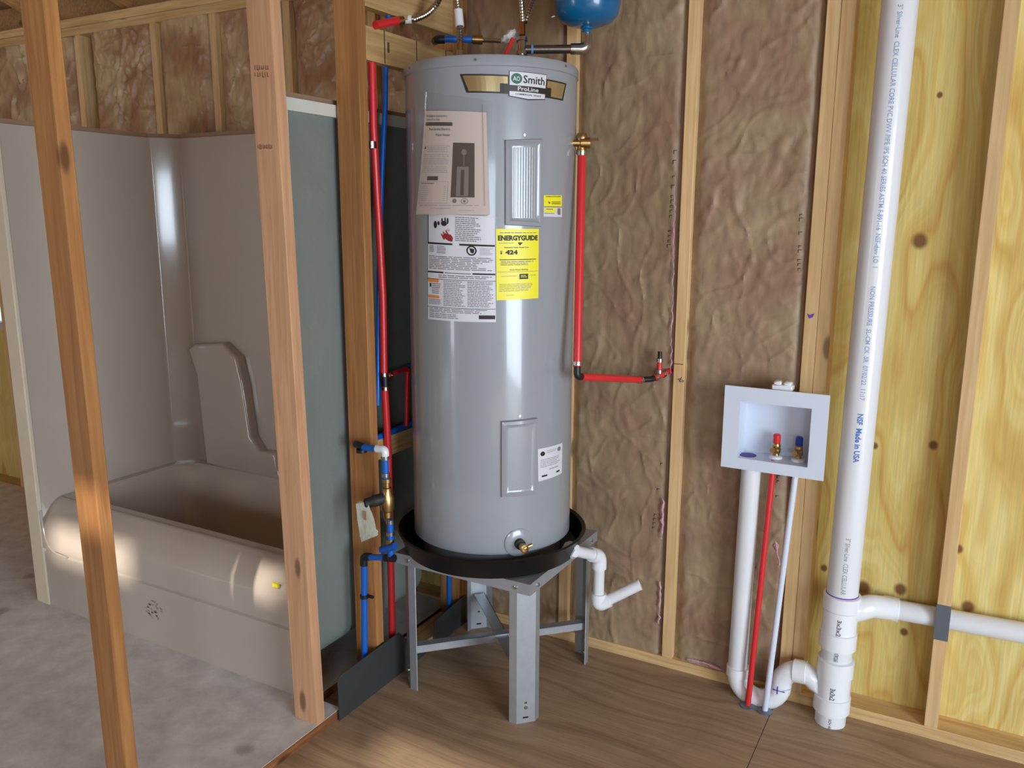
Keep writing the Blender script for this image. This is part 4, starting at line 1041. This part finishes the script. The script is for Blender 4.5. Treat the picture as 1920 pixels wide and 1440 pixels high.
MB().tube([vp(733, 1030), vp(733, 1046), vp(683, 1044), vp(683, 1110), vp(684, 1270)], .0102, 12, fillet=.01).build('lower_tube', BLUE, pv)
MB().tube([vp(694, 1044), vp(682, 1043), vp(682, 1060)], .0125, 12, fillet=.012).build('elbow', BLACKP, pv)
MB().tube([vp(722, 1046), vp(740, 1047)], .0122, 12).build('elbow', BLACKP, pv)
mb = MB(); q = vp(683, 1118); mb.lathe([(.0105, -.006), (.0135, -.006), (.0135, .006), (.0105, .006)], q, n=14); mb.box(q.x, q.x+.03, q.y+.004, q.y+.012, q.z-.004, q.z+.004); mb.build('pipe_strap', BLACKP, pv)
# paper tag hanging on the knob
tg = [(668, 945), (676, 940), (688, 942), (696, 960), (702, 990), (709, 996), (708, 1004), (678, 1016), (675, 1005), (670, 975)]
bm = bmesh.new(); vv = [bm.verts.new(at(a, b, 'y', yV-.055+.006*math.sin(i*1.7))) for i, (a, b) in enumerate(tg)]; bm.faces.new(vv)
bmesh.ops.triangulate(bm, faces=bm.faces[:]); bmesh.ops.subdivide_edges(bm, edges=bm.edges[:], cuts=2)
for v in bm.verts: v.co.y += .004*noise.noise(v.co*60)
r_ = bmesh.ops.solidify(bm, geom=bm.faces[:], thickness=.0008)
mb = MB(); mb.bm(bm, 0, True); tgo = mb.build('paper_tag', mat('tag_paper', rgb(216, 222, 206), .7, bump=.3, bscale=60)); tag(tgo, 'crumpled white paper tag hanging from the black knob', 'tag')
q = at(684, 968, 'y', yV-.062); mb = MB(); mb.box(q.x-.004, q.x+.006, q.y-.001, q.y, q.z-.012, q.z+.016); mb.build('tag_print', mat('tag_print', rgb(176, 130, 100), .7), tgo)

# ------------------------------------------------------------------ dark sheet metal strips by the partition
XS = PX+.012
def strip(pts, x_, label):
    bm_ = MB(); bm_.prism([at(a, b, 'x', x_) for a, b in pts], (-.002, 0, 0))
    return tag(bm_.build('flashing_strip', DARKST), label, 'sheet metal')
f0 = at(636, 1342, 'x', XS); f1 = at(800, 1226, 'x', XS)
zt0 = at(636, 1268, 'x', XS).z
print('strip', f0, f1, zt0)
MB_ = MB(); MB_.prism([(XS, f0.y, .0), (XS, f0.y+.0, zt0-.012), (XS, f0.y+.012, zt0), (XS, 2.09, zt0+.005), (XS, 2.2, .045), (XS, 2.26, .02), (XS, 2.24, 0)], (-.002, 0, 0))
tag(MB_.build('flashing_strip', DARKST), 'long dark sheet metal strip on edge beside the raised floor', 'sheet metal')
p0, p1 = at(830, 1187, 'x', XS), at(886, 1162, 'x', XS)
print(p0, p1)
MB_ = MB(); MB_.prism([(XS, 2.3, 0), (XS, 2.3, .1), (XS, 2.48, .115), (XS, 2.52, .115), (XS, 2.52, 0)], (-.002, 0, 0))
tag(MB_.build('flashing_strip', DARKST), 'short dark sheet metal strip on edge behind the stand', 'sheet metal')
q = at(906, 1166, 'z', 0)
tag(MB().lathe([(.012, 0), (.012, .028), (.009, .03)], (q.x, q.y, 0), n=14).build('plastic_plug', RED), 'small red plastic plug on the floor behind the stand', 'plug')

# ------------------------------------------------------------------ plumbing above the heater
dN = depth((HX, HY, ZT))
def hp(px, py, o=0): return atd(px, py, dN+o)
def corrugated(pts, r, name, label, cat='hose', pitch=.0085, fillet=.08):
    P_ = [Vector(p) for p in pts]; Q = []
    m_ = MB(); tmp = []
    # dense resample of a fillet-rounded path
    L = [P_[0]]
    for i in range(1, len(P_)-1):
        a = P_[i-1]-P_[i]; b = P_[i+1]-P_[i]; f = min(fillet, a.length*.49, b.length*.49)
        for k in range(9):
            t = k/8; p0 = P_[i]+a.normalized()*f; p2 = P_[i]+b.normalized()*f; L.append(p0*(1-t)**2+P_[i]*2*t*(1-t)+p2*t*t)
    L.append(P_[-1])
    st_ = pitch/4; acc = 0; Q = [L[0]]
    for i in range(len(L)-1):
        seg = L[i+1]-L[i]; n = max(1, round(seg.length/st_))
        for k in range(1, n+1): Q.append(L[i]+seg*(k/n))
    N_ = len(Q)
    m_.tube(Q, r, 12, rfun=lambda t: 1+.14*math.sin(t*(N_-1)*math.pi/2))
    return tag(m_.build(name, BRAID), label, cat)
corrugated([hp(778, 36, .1), hp(802, 26, .08), hp(822, 4, .05), hp(834, -40, .05), hp(843, -85, .03), hp(852, -50, .01), hp(856, 0), hp(862, 40), hp(863, 84)], .0095, 'corrugated_hose', 'shiny corrugated hose arching from the red-lever valve down to the heater lid', fillet=.03)
corrugated([hp(979, 46), hp(978, 10), hp(972, -40), hp(985, -100, .01), hp(1008, -60, .01), hp(1002, -6, .01), hp(992, 22, .02), hp(984, 42, .02)], .008, 'corrugated_hose', 'looped corrugated hose above the steel tee beside the blue tank', fillet=.04)
MB().tube([hp(863, 96), hp(863, 112)], .012, 12).build('inlet_nipple', STEEL, wh)
MB().tube([hp(863, 112), hp(863, 80)], .0095, 12).build('inlet_nipple', BRASS, wh)
MB().tube([hp(978, 116), hp(978, 95)], .012, 12).build('inlet_nipple', STEEL, wh)
tag(MB().tube([hp(862, 50), hp(859, 19)], .0135, 14).build('white_sleeve', WHITE), 'white plastic sleeve around the corrugated hose over the heater', 'sleeve')
tf = thing('tee_pipe', hp(980, 95), 'dark steel pipe with tee between heater lid and blue expansion tank', 'pipe')
MB().lathe([(.016, 0), (.016, .012), (.013, .014), (.013, .04), (.017, .042), (.017, .052)], hp(979, 104), (hp(979, 60)-hp(979, 104)), 14).build('tee_body', STEEL, tf)
MB().tube([hp(979, 66), hp(979, 42)], .0095, 12).build('copper_nipple', mat('copper', rgb(190, 130, 90), .3, metal=1), tf)
tk = hp(1100, 64); tkx = hp(1100, 92)
MB().tube([hp(985, 93), hp(1078, 92)], .0125, 14).build('steel_run', NIPPLE, tf)
MB().tube([hp(1070, 92), hp(1100, 92), hp(1100, 64)], .0165, 16, fillet=.032, seg=8).build('steel_elbow', STEEL, tf)
for px in (998, 1076): MB().tube([hp(px-2, 92.5), hp(px+2, 92.5)], .0150, 14).build('thread_tape', TAPEB, tf)
et = thing('expansion_tank', tk, 'glossy blue expansion tank above the heater', 'tank')
tr = .0985
MB().lathe([(.02, 0), (.05, .006), (.078, .018), (.092, .036), (tr, .065), (tr, .22), (.09, .26), (.06, .285), (.02, .295)], tk+Vector((0, 0, .018)), n=48).build('tank_shell', TANKB, et)
MB().lathe([(.013, -.012), (.013, .012), (.019, .014), (.019, .024)], tk, n=14).build('tank_neck', TANKB, et)
MB().lathe([(.0145, -.012), (.0145, -.004)], tk, n=14).build('thread_tape', TAPEB, et)
MB().lathe([(.004, 0), (.004, .01)], tk+Vector((-.085, -.045, .05)), (-.8, -.5, -.3), 8).build('air_valve', STEEL, et)
# blue line, brass joint and tape behind the fittings
bl2 = thing('blue_supply_line', hp(830, 76, .08), 'blue pipe with black elbow and brass joint behind the heater top', 'pipe')
MB().tube([hp(816, 77, .14), hp(820, 74, .08), hp(834, 74, .08)], .0125, 12, fillet=.01).build('elbow', BLACKP, bl2)
MB().tube([hp(828, 73, .08), hp(888, 74, .08)], .0105, 12).build('blue_piece', BLUE, bl2)
MB().tube([hp(886, 74, .08), hp(905, 75, .08)], .0135, 10).build('brass_joint', BRASS, bl2)
MB().tube([hp(903, 75, .08), hp(945, 77, .06)], .007, 10).build('threaded_rod', STEEL, bl2)
bm = bmesh.new(); bmesh.ops.create_icosphere(bm, subdivisions=3, radius=1)
c = hp(957, 68, .03)
for v in bm.verts:
    k = 1+.35*noise.noise(v.co*2.3); u = v.co*k
    v.co = c+RT*(u.x*.027)+Vector((0, 0, 1))*(u.z*.016+u.x*.011)+FW*(u.y*.014)
mb = MB(); mb.bm(bm, 0, True); tag(mb.build('tape_wad', CLOTH), 'crumpled white tape wad around the joint above the heater', 'tape')
tag(MB().tube([hp(962, 72, .0), hp(950, 98, .0), hp(946, 108, 0)], .006, 8).build('red_lever', RED), 'small red lever below the white tape wad', 'lever')
# red handled shut-off valve in the partition opening
sv = thing('shutoff_valve', xp(730, 45, PX-.01), 'shut-off valve with red lever in the gap above the wood block', 'valve')
MB().tube([xp(704, 47, PX+.01), xp(745, 39, PX+.02)], .0125, 10).build('red_lever', RED, sv)
MB().tube([xp(729, 44, PX-.02), xp(728, 22, PX-.02)], .010, 12).build('blue_stem', BLUE, sv)
MB().tube([xp(743, 40, PX), xp(756, 38, PX+.01)], .013, 10).build('brass_body', BRASS, sv)
MB().tube([hp(758, 36, .1), hp(772, 36, .1)], .0135, 12).build('white_coupling', WHITE, sv)
MB().tube([hp(745, 38, .1), hp(782, 35, .1)], .010, 12).build('steel_nipple', STEEL, sv)
